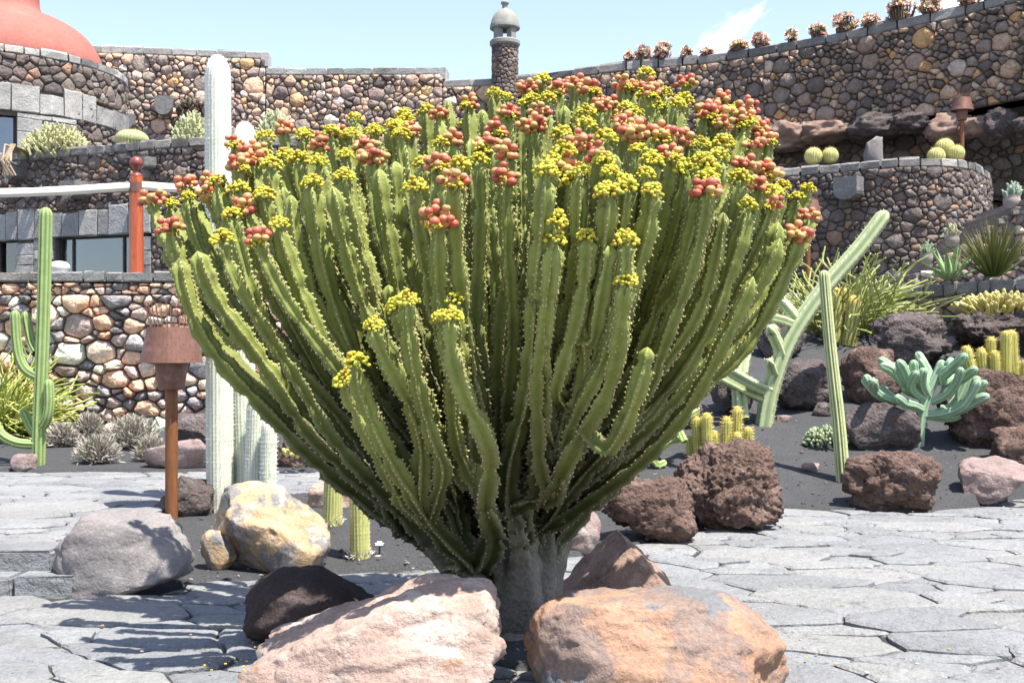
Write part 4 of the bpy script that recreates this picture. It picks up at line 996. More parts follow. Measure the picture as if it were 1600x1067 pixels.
# ------------------------------------------------------------------ other cacti
WHT_V = (0.50, 0.55, 0.38); WHT_R = (0.74, 0.74, 0.66)
b0 = Vector((XX(362, 10.6), 10.6, 0.2))
wc = thing('white_columnar_cactus', 'tall woolly white columnar cactus with several stems behind the ochre boulder', 'cactus', b0[:])
def wstem(px0, px1, pxm, ytop, d, ybot=800, zb=0.15, r=None, w=0):
    mb = MB(); x0, x1 = XX(px0, d), XX(px1, d); rr_ = r
    z1 = ZZ(ytop, d); pts = [Vector((lerp(x0, x1, t)+XX(CX+pxm, d)*math.sin(t*math.pi), d, lerp(zb, z1, t))) for t in (0, 0.25, 0.5, 0.75, 1)]
    ribbed(mb, pts, lambda t: rr_*(1-0.06*t)*(0.93+0.07*sstep(0, 0.1, t)), 22, 0.13, WHT_V, WHT_R, ring=0.035, tip=1.7, spines=(0.028, 0.0016, 0.034, 2, (0.78, 0.77, 0.70)), tipcol=(0.75, 0.74, 0.68), basecol=(0.60, 0.57, 0.48), per=2, rng=random.Random(int(px0)))
    return mb.build('stem', m_matte, wc, smooth=True)
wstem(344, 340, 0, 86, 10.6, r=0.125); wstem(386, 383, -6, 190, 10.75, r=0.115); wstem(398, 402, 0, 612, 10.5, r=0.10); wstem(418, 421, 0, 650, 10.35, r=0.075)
# pair of yellow green columns by the label
for (px, py, pt, tilt, r, lab) in ((519, 820, 560, 10, 0.085, 'yellowish ribbed column cactus touching the ochre boulder'), (563, 872, 600, -5, 0.078, 'yellowish ribbed column cactus next to the small plant label')):
    g = G(px, py); t = thing('column_cactus', lab, 'cactus', g[:]); mb = MB(); top = P(px+tilt, pt, g.y)
    ribbed(mb, [g-Vector((0, 0, .03)), g.lerp(top, .5), top], r, 18, 0.14, (0.27, 0.31, 0.08), (0.55, 0.52, 0.24), ring=0.03, spines=(0.014, 0.002, 0.026, 2, (0.66, 0.60, 0.34)), per=2, tip=1.3, rng=random.Random(px))
    mb.build('stem', m_matte, t, smooth=True)
    mb = MB(); twigs(mb, g, 0.13, 0.13, 0.05, 260, 0.05, 0.003, [(0.5, 0.47, 0.42), (0.6, 0.56, 0.5)], random.Random(px)); mb.build('fallen_spines', m_matte, t)['kind'] = 'stuff'
g = G(593, 868); sg = thing('plant_label', 'tiny dark plant label with pale lines of lettering on the gravel', 'sign', g[:])
mb = MB(); tube(mb, [g-Vector((0, 0, .02)), g+Vector((0, 0.0, 0.09))], 0.008, 0.008, 6, (0.03, 0.03, 0.05)); mb.build('stake', m_plate, sg)
def qbox(mb, c, sx, sy, sz, col, tilt=0.0):
    vs = []
    for dx in (-1, 1):
        for dy in (-1, 1):
            for dz in (-1, 1):
                y, z = dy*sy/2, dz*sz/2; vs.append((c[0]+dx*sx/2, c[1]+y*math.cos(tilt)-z*math.sin(tilt), c[2]+y*math.sin(tilt)+z*math.cos(tilt)))
    mb.add(vs, [(0, 1, 3, 2), (4, 6, 7, 5), (0, 4, 5, 1), (2, 3, 7, 6), (0, 2, 6, 4), (1, 5, 7, 3)], col)
mb = MB(); qbox(mb, g+Vector((0, 0, .09)), 0.085, 0.006, 0.055, (0.03, 0.03, 0.05), R(-35)); mb.build('plate', m_plate, sg)
mb = MB()
for k, (dz, wd_) in enumerate(((0.016, 0.04), (0.003, 0.072), (-0.011, 0.06))): qbox(mb, g+Vector((0, -0.005+dz*0.7, .09+dz*0.82)), wd_, 0.004, 0.008, (0.7, 0.7, 0.7), R(-35))
mb.build('lettering', m_white, sg)
# green column with arms on the left
g = G(58, 726); lc = thing('green_columnar_cactus', 'tall green ribbed cactus with upturned arms in front of the dry stone wall', 'cactus', g[:]); d = g.y
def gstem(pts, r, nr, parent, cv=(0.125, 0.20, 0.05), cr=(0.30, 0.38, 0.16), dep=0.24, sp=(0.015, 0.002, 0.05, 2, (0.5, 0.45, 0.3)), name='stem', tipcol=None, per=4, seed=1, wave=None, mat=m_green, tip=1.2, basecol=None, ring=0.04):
    mb = MB(); ribbed(mb, pts, r, nr, dep, cv, cr, ring=ring, spines=sp, per=per, tipcol=tipcol, rng=random.Random(seed), wave=wave, tip=tip, basecol=basecol, ang=seed*0.7)
    return mb.build(name, mat, parent, smooth=True)
pp = lambda l, d=d: [P(a, b, d) for a, b in l]
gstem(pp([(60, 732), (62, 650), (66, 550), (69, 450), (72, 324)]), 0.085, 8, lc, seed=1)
for k, (l, dy, r) in enumerate(([[(58, 588), (40, 575), (30, 545), (26, 485)], -0.05, 0.062], [[(57, 552), (44, 535), (36, 505), (33, 486)], 0.12, 0.062], [[(56, 694), (25, 690), (0, 672), (-14, 630)], -0.05, 0.062], [[(64, 668), (76, 655), (81, 630), (80, 592)], -0.08, 0.062], [[(62, 680), (44, 672), (34, 655), (26, 640)], 0.15, 0.06])):
    q = pp(l); q = [v+Vector((0, dy*min(1, i*.8), 0)) for i, v in enumerate(q)]; gstem(q, r, 7, lc, name='arm', seed=k+2)
# slender ribbed column on the right
g = G(1318, 752); d = g.y; t = thing('slender_column_cactus', 'tall slender leaning ribbed column cactus standing alone on the gravel', 'cactus', g[:])
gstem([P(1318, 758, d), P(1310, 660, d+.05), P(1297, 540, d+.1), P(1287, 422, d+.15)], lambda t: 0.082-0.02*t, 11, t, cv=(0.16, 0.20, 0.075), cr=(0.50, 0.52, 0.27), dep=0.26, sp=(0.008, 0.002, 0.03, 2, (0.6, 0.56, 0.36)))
# spiny branching cactus
g = G(1192, 664); d = g.y; t = thing('spiny_branching_cactus', 'pale green four angled cactus with a long leaning arm and side branches', 'cactus', g[:])
kw = dict(cv=(0.20, 0.27, 0.13), cr=(0.47, 0.50, 0.28), dep=0.38, sp=(0.035, 0.0028, 0.075, 3, (0.62, 0.58, 0.44)))
gstem([P(1193, 672, d), P(1205, 610, d), P(1235, 530, d), P(1285, 455, d), P(1345, 385, d), P(1386, 330, d)], lambda t: 0.125-0.02*t, 5, t, seed=1, **kw)
kw2 = dict(kw); 
for k, (l, dy, r) in enumerate(([[(1160, 655), (1160, 600), (1172, 545), (1184, 480)], 0.5, 0.11], [[(1205, 612), (1170, 598), (1135, 580), (1115, 568)], -0.35, 0.085], [[(1200, 625), (1170, 612), (1140, 596), (1118, 585)], 0.1, 0.08], [[(1222, 555), (1212, 535), (1202, 518), (1195, 510)], -0.2, 0.085], [[(1212, 588), (1204, 578), (1198, 568), (1194, 562)], -0.25, 0.075], [[(1246, 500), (1232, 480), (1220, 466), (1214, 460)], 0.2, 0.08], [[(1240, 508), (1225, 502), (1205, 497), (1192, 496)], -0.15, 0.07], [[(1216, 570), (1220, 540), (1216, 520), (1214, 505)], 0.3, 0.075])):
    q = [P(a, b, d)+Vector((0, dy*i/3, 0)) for i, (a, b) in enumerate(l)]; gstem(q, r, 4 if k else 5, t, name='arm', seed=k+3, **kw)
# golden clumps
def clump(label, stems, cols, nr=12, r=0.06, sp=(0.042, 0.0032, 0.035, 3, (0.66, 0.52, 0.18)), group=None, dep=0.16, tipcol=(0.55, 0.38, 0.10), name='golden_cactus_clump', d=None, spread=0.18):
    bx_, by_ = stems[0][0], max(s[1] for s in stems); gg = G(sum(s[0] for s in stems)/len(stems), by_) if d is None else P(bx_, by_, d)
    t = thing(name, label, 'cactus', gg[:], group); rg = random.Random(len(label))
    for k, (px, pb, lean, ptop, rs) in enumerate(stems):
        dd = gg.y+rg.uniform(-spread, spread); z0 = P(px, pb, dd)
        mb = MB(); ribbed(mb, [z0-Vector((0, 0, .05)), P(px+lean*.6, (pb+ptop)/2, dd), P(px+lean, ptop, dd)], r*rs, nr, dep, cols[0], cols[1], ring=0.03, spines=sp, per=2, tipcol=tipcol, tip=1.3, rng=rg); mb.build('stem', m_matte, t, smooth=True)
    return t
GOLD = ((0.26, 0.29, 0.06), (0.55, 0.50, 0.16))
clump('clump of short golden spined cacti behind the biggest pumice boulder', [(1082, 718, -2, 680, 1.1), (1092, 712, -4, 650, 1), (1106, 712, -2, 644, 1), (1117, 712, -1, 672, .9), (1135, 712, 0, 650, 1), (1150, 712, 2, 634, 1), (1152, 716, 0, 674, .9), (1168, 716, 1, 666, .95)], GOLD)
clump('row of golden finger cacti on the red lava boulder', [(1520, 584, -12, 540, 1.05), (1538, 584, -6, 543, 1), (1552, 584, -4, 526, .9), (1556, 584, -2, 547, .9), (1572, 580, 0, 516, 1), (1584, 580, -4, 515, 1), (1590, 590, 0, 563, .9), (1602, 590, 0, 562, .9)], GOLD, r=0.078)
clump('upright bristly cacti below the reed bush', [(1312, 535, -6, 488, 1), (1306, 530, -2, 448, 1), (1316, 500, 4, 448, 1.0), (1326, 536, 9, 461, 1.1), (1296, 530, 0, 452, .9)], ((0.17, 0.21, 0.05), (0.46, 0.42, 0.14)), nr=10, r=0.11, dep=0.25, sp=(0.05, 0.0022, 0.05, 3, (0.6, 0.46, 0.2)))
# blue branching cactus
g = G(1436, 696); d = g.y; t = thing('blue_branching_cactus', 'blue green candelabra cactus with many curved fingers on a short trunk', 'cactus', g[:])
kw = dict(cv=(0.17, 0.27, 0.17), cr=(0.31, 0.42, 0.27), dep=0.24, sp=(0.012, 0.002, 0.09, 1, (0.25, 0.22, 0.18)))
gstem([P(1434, 702, d), P(1438, 660, d), P(1446, 625, d), P(1462, 590, d), P(1473, 562, d)], lambda t: 0.075-0.02*t, 6, t, name='trunk', basecol=(0.25, 0.23, 0.19), **kw)
BR = [[(1444, 622), (1428, 612), (1410, 596), (1397, 572)], [(1440, 640), (1420, 632), (1400, 628), (1384, 618)], [(1400, 628), (1382, 620), (1372, 606), (1366, 592)], [(1410, 628), (1398, 622), (1388, 612), (1383, 604)], [(1448, 650), (1475, 644), (1495, 630), (1511, 592)], [(1470, 640), (1490, 640), (1512, 625), (1526, 616)], [(1505, 634), (1520, 626), (1530, 614), (1537, 602)], [(1450, 648), (1470, 652), (1490, 650), (1503, 641)], [(1456, 628), (1474, 618), (1482, 600), (1480, 585)], [(1474, 618), (1490, 608), (1498, 590), (1500, 580)], [(1440, 612), (1434, 600), (1432, 585), (1434, 572)], [(1446, 610), (1452, 596), (1456, 580), (1447, 560)], [(1430, 612), (1420, 598), (1412, 580), (1404, 568)], [(1405, 590), (1394, 580), (1382, 572), (1374, 570)], [(1397, 580), (1392, 570), (1387, 565), (1384, 561)], [(1436, 618), (1422, 610), (1424, 598), (1430, 590)], [(1470, 590), (1476, 580), (1484, 568), (1487, 558)], [(1473, 600), (1470, 580), (1478, 572), (1480, 562)], [(1366, 606), (1360, 602), (1355, 598), (1351, 595)], [(1441, 672), (1447, 666), (1452, 665), (1455, 668)], [(1486, 602), (1496, 592), (1503, 582), (1505, 575)], [(1450, 618), (1442, 604), (1440, 590), (1443, 578)], [(1510, 620), (1522, 612), (1528, 602), (1532, 595)]]
rg = random.Random(77)
BR += [[(l[0][0], l[0][1])]+[(a+sx*i/3, b-sy*i/3) for i, (a, b) in enumerate(l)][1:] for l, sx, sy in ((BR[q], rg.uniform(-16, 16), rg.uniform(2, 12)) for q in (0, 1, 2, 4, 5, 8, 9, 10, 11, 12, 15, 16, 21, 22))]
for k, l in enumerate(BR):
    dy = rg.uniform(-0.45, 0.45); q = [P(a, b, d)+Vector((0, dy*i/3, 0)) for i, (a, b) in enumerate(l)]; gstem(q, rg.uniform(0.054, 0.066), 6, t, name='arm', seed=k+4, **kw)
# sprawling spiny cactus behind the trunk
g = G(990, 734); d = g.y; t = thing('sprawling_cactus', 'sprawling bright green angular cactus peeping out behind the euphorbia', 'cactus', g[:])
kw = dict(cv=(0.20, 0.30, 0.06), cr=(0.42, 0.48, 0.20), dep=0.4, sp=(0.02, 0.0025, 0.05, 2, (0.7, 0.68, 0.55)))
for k, (l, r) in enumerate(([[(990, 738), (991, 715), (992, 695), (993, 680)], 0.085], [[(995, 700), (1015, 712), (1030, 728), (1043, 722)], 0.05], [[(1000, 700), (1030, 702), (1050, 690), (1070, 688)], 0.045], [[(1070, 690), (1062, 670), (1056, 655), (1052, 645)], 0.05], [[(1020, 690), (1060, 660), (1085, 648), (1100, 642)], 0.05], [[(985, 700), (975, 690), (968, 684), (962, 676)], 0.05])):
    gstem([P(a, b, d)+Vector((0, 0.1*k*(i/3), 0)) for i, (a, b) in enumerate(l)], r, 4, t, name='arm' if k else 'stem', seed=k+1, **kw)
g = G(928, 786); t = thing('white_column_cactus', 'pale white column cactus mostly hidden behind the euphorbia limbs', 'cactus', g[:])
gstem([g-Vector((0, 0, .05)), P(925, 700, g.y), P(922, 560, g.y)], 0.105, 20, t, cv=WHT_V, cr=WHT_R, dep=0.13, sp=(0.022, 0.0016, 0.035, 2, (0.75, 0.74, 0.66)), per=2, mat=m_matte)
# green fleshy and grassy plants
rg = random.Random(9)
def plant(name, label, cat, base, build, part='foliage', mat=m_matte, group=None, smooth=False, kind=None):
    t = thing(name, label, cat, base, group); mb = MB(); build(mb); o = mb.build(part, mat, t, smooth=smooth)
    if kind: o['kind'] = kind
    return t
g = G(1290, 698); plant('succulent_clump', 'small grey green succulent clump behind the slender column cactus', 'succulent', g[:], lambda mb: fingers(mb, g+Vector((0, 0, .02)), 0.26, 0.2, 0.24, 260, 0.07, 0.018, [(0.20, 0.27, 0.15), (0.28, 0.34, 0.20)], rg))
g2 = G(1400, 512); plant('cushion_plant', 'grey green cushion plant beside the large grey lava boulder', 'plant', g2[:], lambda mb: fingers(mb, g2, 0.36, 0.3, 0.28, 420, 0.06, 0.016, [(0.17, 0.19, 0.12), (0.22, 0.23, 0.16)], rg))
g3 = P(1560, 486, 17.6); plant('creeping_cactus', 'creeping mustard yellow finger cactus draped over the craggy lava boulder', 'cactus', g3[:], lambda mb: fingers(mb, g3, 0.62, 0.35, 0.22, 230, 0.22, 0.034, [(0.36, 0.31, 0.08), (0.42, 0.35, 0.12)], rg, nn=6))
gl = G(455, 722); plant('small_yellow_cactus', 'little yellow cactus creeping over the brown lava rock', 'cactus', gl[:], lambda mb: fingers(mb, P(470, 712, 13.5), 0.2, 0.15, 0.16, 40, 0.09, 0.03, [(0.45, 0.40, 0.12)], rg, nn=6))
def reeds(mb, c, n, ln, spread, r, cols, rg, bend=0.9, segs=6):
    for _ in range(n):
        a = rg.uniform(0, 6.28); k = rg.random()**0.6; p = Vector(c)+Vector((spread*0.35*k*math.cos(a), spread*0.35*k*math.sin(a), 0)); d_ = Vector((math.cos(a)*k*0.9, math.sin(a)*k*0.9, 1)).normalized(); l = ln*rg.uniform(0.6, 1.25); pts = [p]
        curl = Vector((math.cos(a+rg.uniform(-.6, .6)), math.sin(a+rg.uniform(-.6, .6)), -0.5))*bend*rg.uniform(0.2, 1.2)
        for i in range(segs): d_ = (d_+curl/segs+Vector((rg.gauss(0, .26), rg.gauss(0, .26), rg.gauss(0, .18)))).normalized(); pts.append(pts[-1]+d_*l/segs)
        c_ = jit(rg.choice(cols), 0.15, rg); tube(mb, pts, r, r*0.75, 5, mixc(c_, (0.1, 0.1, 0.04), 0.3), c_)
REED = [(0.33, 0.36, 0.12), (0.42, 0.42, 0.18), (0.26, 0.30, 0.09)]
g4 = G(1308, 500); plant('reed_bush', 'tangled pale yellow green reed stemmed bush in front of the bastion', 'bush', g4[:], lambda mb: reeds(mb, g4, 330, 1.45, 2.2, 0.017, REED, rg, 1.25))
g5 = G(-5, 690); plant('pencil_bush', 'dense yellow green pencil stemmed bush beside the green columnar cactus', 'bush', g5[:], lambda mb: reeds(mb, g5+Vector((-0.35, 0.5, 0)), 620, 1.35, 1.0, 0.014, [(0.38, 0.42, 0.10), (0.46, 0.46, 0.16), (0.25, 0.30, 0.06)], rg, 1.3, 10))
def yucca(mb):
    c_ = P(1552, 437, 19.3)
    for _ in range(210):
        a = rg.uniform(0, 6.28); e = rg.random()**0.7; blade(mb, c_+Vector((0.12*math.cos(a)*e, 0.12*math.sin(a)*e, 0.05)), (math.cos(a)*e*0.85, math.sin(a)*e*0.85, 1.05-0.5*e), rg.uniform(0.75, 1.15), 0.014, rg.uniform(0.0, 0.18), jit((0.10, 0.15, 0.035), 0.2, rg), jit((0.30, 0.29, 0.13), 0.2, rg), 4)
plant('yucca', 'spiky dark green yucca with stiff narrow leaves above the retaining wall', 'yucca', P(1552, 437, 19.3)[:], yucca, part='leaves', kind='stuff')
c_ = P(1484, 440, 20.2); ag = thing('agave', 'pale green agave with broad pointed leaves beside the yucca', 'agave', c_[:])
for k in range(17):
    mb = MB(); a = k*2.4; e = 0.25+0.75*(k/16); blade(mb, c_+Vector((0.05*math.cos(a), 0.05*math.sin(a), 0.04)), (math.cos(a)*e, math.sin(a)*e, 1.15-0.9*e), rg.uniform(0.5, 0.72), 0.062, 0.25*e, (0.30, 0.40, 0.20), (0.24, 0.36, 0.15), 6, 0.4, 0.03, 0.75); mb.build('leaf', m_green, ag, smooth=True)
# dry grey shrubs at the foot of the left wall
for k, (px, py, w_, h_, lab) in enumerate(((97, 698, 26, 30, 'small dry ash grey shrub closest to the green columnar cactus'), (140, 690, 25, 40, 'dry pinkish grey shrub against the foot of the dry stone wall'), (205, 702, 50, 48, 'widest dry silvery shrub left of the rusty lamp post'), (152, 724, 36, 38, 'low dry grey shrub at the edge of the raised path'), (236, 720, 24, 32, 'small dry grey shrub by the long pinkish rock'))):
    g = G(px, py); sx = w_/F*g.y; sz = h_/F*g.y
    plant('dry_shrub', lab, 'shrub', g[:], lambda mb: (twigs(mb, g, sx, sx*0.7, sz, 2300, 0.10, 0.0042, [(0.42, 0.37, 0.32), (0.50, 0.46, 0.38), (0.33, 0.27, 0.24), (0.28, 0.29, 0.2)], rg), twigs(mb, g, sx*.6, sx*0.4, sz*.6, 500, 0.16, 0.004, [(0.16, 0.12, 0.1)], rg)), part='twigs')
# potted plants on the stairs
for k, (px, py, pw, cols, lab) in enumerate(((1402, 428, 17, None, 'empty round grey pot on the lowest stair'), (1449, 414, 18, [(0.24, 0.32, 0.2)], 'grey pot with an upright grey green succulent on the stairs'), (1488, 400, 18, [(0.36, 0.34, 0.22)], 'grey pot with a small tan rosette plant higher on the stairs'), (1581, 362, 22, [(0.30, 0.38, 0.30)], 'grey pot with a branching silver green plant near the stair top'))):
    i = max(0, min(10, int((px-1375)/21))); zt_ = STEPS[i][2]; d = STEPS[i][1]-0.2; r_ = pw/2/F*d*1.15; c_ = Vector((XX(px, d), d, zt_))
    t = thing('flower_pot', lab, 'pot', c_[:]); mb = MB(); lathe(mb, c_, finer([(0.02, 0), (r_*0.7, 0), (r_*0.98, r_*0.6), (r_*1.05, r_*1.1), (r_*0.95, r_*1.55), (r_*0.98, r_*1.7), (r_*0.86, r_*1.7), (r_*0.8, r_*1.45), (0.02, r_*1.4)], 2), 24, (0.27, 0.23, 0.21)); mb.build('pot', m_clay, t, smooth=True)
    if cols:
        mb = MB(); tp = c_+Vector((0, 0, r_*1.45)); fingers(mb, tp, r_*1.1, r_*1.0, r_*1.9, 46 if k < 3 else 80, 0.13, 0.02, cols, rg, up=1.0); tube(mb, [tp-Vector((0, 0, .05)), tp+Vector((0, 0, r_*1.5))], 0.02, 0.012, 5, cols[0]); mb.build('plant', m_matte, t)
# barrel cacti on the bastion
def barrel(px, py, rpx, d, name, label, zc, nr=22, group='golden barrel cacti on the bastion', sq=0.95, cols=((0.30, 0.31, 0.09), (0.62, 0.57, 0.26))):
    r_ = rpx/F*d; c_ = Vector((XX(px, d), d, ZZ(py, d)-r_*sq)); mb = MB(); vs = []; cs = []; m = nr*2; n = 14
    for i in range(n+1):
        th = math.pi*(i/n)*0.98+0.02
        for j in range(m):
            k = 1-(0.13 if j % 2 else 0)*math.sin(th); a = 2*math.pi*j/m; vs.append(c_+Vector((r_*k*math.sin(th)*math.cos(a), r_*k*math.sin(th)*math.sin(a), r_*sq*math.cos(th))))
            cs.append(mixc((0.55, 0.38, 0.14), cols[0] if j % 2 else cols[1], sstep(0.1, 0.6, th)))
    mb.add(vs, [(i*m+j, (i+1)*m+j, (i+1)*m+(j+1) % m, i*m+(j+1) % m) for i in range(n) for j in range(m)], cs)
    for i in range(2, n-3):
        for j in range(0, m, 2):
            p = vs[i*m+j]; o = (p-c_).normalized(); s_ = o.cross(Vector((0, 0, 1))).normalized()*0.004
            for q in range(2):
                dd = (o+Vector((rg.gauss(0, .5), rg.gauss(0, .5), rg.gauss(0, .5)))).normalized(); mb.add([p-s_, p+s_, p+dd*0.06], [(0, 1, 2)], (0.62, 0.52, 0.25))
    o = mb.build(name, m_matte, smooth=True); tag(o, label, 'cactus', group); 
    return o
for px, py, r_, lab in ((1271, 231, 14, 'larger golden barrel cactus of the pair, the one farther from the block stone'), (1297, 231, 13, 'smaller golden barrel cactus of the pair, the one closer to the block stone')): barrel(px, py, r_, 26.8, 'barrel_cactus', lab, 5.9, group='golden barrel cacti on the bastion')
for px, py, r_, lab in ((1463, 231, 14, 'golden barrel cactus on the block stone side of the cluster of three'), (1476, 217, 15, 'tallest golden barrel cactus rising behind the other two of its cluster'), (1494, 227, 13, 'golden barrel cactus touching the pole of the lamp on the bastion')): barrel(px, py, r_, 25.9 if r_ != 15 else 26.3, 'barrel_cactus', lab, 5.9, group='golden barrel cacti on the bastion')
barrel(206, 203, 26, 24.8, 'barrel_cactus', 'flattened pale green dome cactus on the terrace below the domed building', 5.9, 30, None, 0.6, ((0.25, 0.29, 0.13), (0.46, 0.47, 0.26)))
# terrace bushes above the house wall
for k, (px, py, wpx, hpx, d, cols, lab) in enumerate(((88, 226, 54, 30, 24.6, [(0.40, 0.40, 0.20), (0.46, 0.43, 0.22)], 'pale yellow green succulent bush spilling in front of the curved window'), (300, 213, 34, 36, 24.4, [(0.36, 0.38, 0.20), (0.42, 0.42, 0.24)], 'pale finger cactus bush left of the white column top'), (430, 208, 34, 34, 24.8, [(0.36, 0.38, 0.22), (0.42, 0.42, 0.26)], 'pale finger cactus bush right of the white column top'))):
    c_ = P(px, py, d); c_.z = 5.86; sx, sz = wpx/F*d, (ZZ(py-hpx, d)-5.86)
    plant('terrace_bush', lab, 'bush', c_[:], lambda mb: fingers(mb, c_, sx, sx*0.6, sz, 620, 0.17, 0.026, cols, rg, up=0.9))
c_ = P(22, 236, 24.2); plant('trailing_succulent', 'dry tan succulent trailing over the house wall coping', 'plant', c_[:], lambda mb: [tube(mb, [c_+Vector((rg.uniform(-.15, .25), 0.3, 0.02)), c_+Vector((rg.uniform(-.15, .2), -0.15, 0.1)), c_+Vector((rg.uniform(-.2, .15), -0.25, -0.25)), c_+Vector((rg.uniform(-.2, .15), -0.2, -0.55))], 0.03, 0.02, 5, jit((0.4, 0.3, 0.2), .2)) for _ in range(10)], part='stems')
c_ = P(300, 178, 37.4); plant('wall_plant', 'dark purplish rosette plant growing out of the rim wall', 'plant', c_[:], lambda mb: fingers(mb, c_, 0.5, 0.35, 0.5, 90, 0.2, 0.035, [(0.09, 0.05, 0.05), (0.07, 0.06, 0.04)], rg))
# rosette shrubs along the rim
AE = [(983, 97, 12, 18), (1005, 95, 22, 25), (1035, 95, 24, 28), (1072, 93, 13, 19), (1105, 88, 16, 13), (1155, 82, 24, 16), (1188, 78, 22, 22), (1238, 68, 15, 22), (1278, 63, 22, 22), (1320, 56, 34, 32), (1360, 48, 25, 22), (1408, 38, 38, 40), (1455, 28, 30, 34), (1515, 14, 26, 22), (1550, 8, 24, 16)]
for k, (px, py, wpx, hpx) in enumerate(AE):
    d = float(np.interp(px, [p[0] for p in RR], [p[1] for p in RR]))+0.1; c_ = Vector((XX(px, d), d, 10.72)); s_ = wpx/2/F*d*1.15; h_ = hpx/F*d
    t = thing('rosette_shrub', 'pinkish tan rosette shrub growing on the coping of the sweeping rim wall', 'shrub', c_[:], 'rosette shrubs along the rim'); mb = MB(); st_ = MB()
    for _ in range(int(16+wpx*1.7)):
        a = rg.uniform(0, 6.28); kx = math.sqrt(rg.random()); hh = rg.uniform(0.08, 1.0)*math.sqrt(max(0.1, 1-kx*kx*0.7)); p = c_+Vector((s_*kx*math.cos(a), s_*kx*math.sin(a)*0.8, h_*hh)); cc = rg.choice([(0.60, 0.40, 0.30), (0.68, 0.50, 0.38), (0.48, 0.42, 0.22), (0.52, 0.30, 0.23)])
        tube(st_, [c_+Vector((s_*kx*math.cos(a)*.75, s_*kx*math.sin(a)*.75, -0.02)), p], 0.018, 0.015, 4, (0.16, 0.11, 0.08)); ax = Vector((kx*math.cos(a)*.8+rg.gauss(0, .3), kx*math.sin(a)*.6-.45+rg.gauss(0, .3), 0.8)).normalized()
        s1 = ax.orthogonal().normalized(); s2 = ax.cross(s1); rl = rg.uniform(0.07, 0.13)
        for j in range(9):
            an = j*2.4; o = (s1*math.cos(an)+s2*math.sin(an)+ax*(0.25+j*0.09)).normalized(); sd_ = o.cross(ax).normalized()*rl*0.28; q = p
            mb.add([q, q+o*rl*0.6-sd_, q+o*rl+ax*0.01, q+o*rl*0.6+sd_], [(0, 1, 2, 3)], jit(cc, 0.2, rg))
    st_.build('stems', m_matte, t); mb.build('rosettes', m_matte, t)

# ------------------------------------------------------------------ lamps
def lamp(base, htot, label, k=1.0, holes=True):
    t = thing('rusty_garden_lamp', label, 'lamp', base[:]); b = Vector(base); s = k; zt_ = htot
    # heights measured from the top of the wires downwards
    L = lambda mb, prof, n=40: lathe(mb, b, prof, n, (0.2, 0.1, 0.06))
    rt, rb_ = 0.208*s, 0.275*s; z3 = zt_-0.225*s; z2 = z3-0.315*s; z1 = z2-0.24*s
    mb = MB(); L(mb, [(0.02, -0.1), (0.055*s, -0.1), (0.055*s, z1+0.02), (0.02, z1+0.02)], 24); mb.build('pole', m_rustpole, t, smooth=False)
    mb = MB(); L(mb, [(rt-0.006, z3-0.004), (rt, z3), (rb_, z2), (rb_-0.006, z2+0.002), (rt-0.008, z3-0.006), (0.03, z3-0.012)]); sh = mb.build('shade', m_rust, t, smooth=False)
    mb = MB(); L(mb, [(0.02, z1), (0.105*s, z1), (0.112*s, z1+0.01), (0.152*s, z2+0.03), (0.146*s, z2+0.03), (0.10*s, z1+0.02)]); mb.build('cup', m_rust, t, smooth=False)
    mb = MB(); L(mb, [(0.02, z2+0.0), (0.05*s, z2+0.0), (0.05*s, z3-0.02), (0.02, z3-0.02)], 12); mb.build('lamp_holder', m_dark, t)
    if holes:
        mb = MB()
        for row in range(5):
            f = (row+0.5)/5; r_ = lerp(rt, rb_, f)+0.001; z_ = lerp(z3, z2, f)
            for j in range(22):
                a = 2*math.pi*(j+(row % 2)*.5)/22; o = Vector((math.cos(a), math.sin(a), 0.2)); c_ = b+Vector((r_*math.cos(a), r_*math.sin(a), z_)); tt = Vector((-math.sin(a), math.cos(a), 0))*0.0045; uu = Vector((-0.2*math.cos(a), -0.2*math.sin(a), 1))*0.0045
                mb.add([c_-tt, c_+uu, c_+tt, c_-uu], [(0, 1, 2, 3)], (0.02, 0.015, 0.012))
        o = mb.build('perforations', m_dark, sh)
    rr_ = random.Random(4)
    for j in range(30):
        a = 2*math.pi*j/30+rr_.uniform(-.04, .04); r0 = rt*0.86; r1 = rt*rr_.uniform(1.02, 1.12); mb = MB()
        tube(mb, [b+Vector((r0*math.cos(a), r0*math.sin(a), z3-0.02)), b+Vector((r1*math.cos(a), r1*math.sin(a), zt_+rr_.uniform(-.03, .02)*s))], 0.0042*s, 0.0035*s, 5, (0.16, 0.09, 0.06)); mb.build('wire', m_rust, t)
    return t
gL = G(268, 812); lamp(gL, ZZ(472, gL.y)-gL.z, 'rusty perforated garden lamp on a tall post beside the grey boulder')
d = 24.0; bl = Vector((XX(1262, d), d, 2.82)); lamp(bl, ZZ(296, d)-2.82, 'rusty garden lamp against the bastion behind the euphorbia', 1.0, False)
d = 27.4; bl = Vector((XX(1503, d), d, 5.83)); lamp(bl, ZZ(140, d)-5.83, 'rusty garden lamp standing on top of the bastion', 0.95, False)

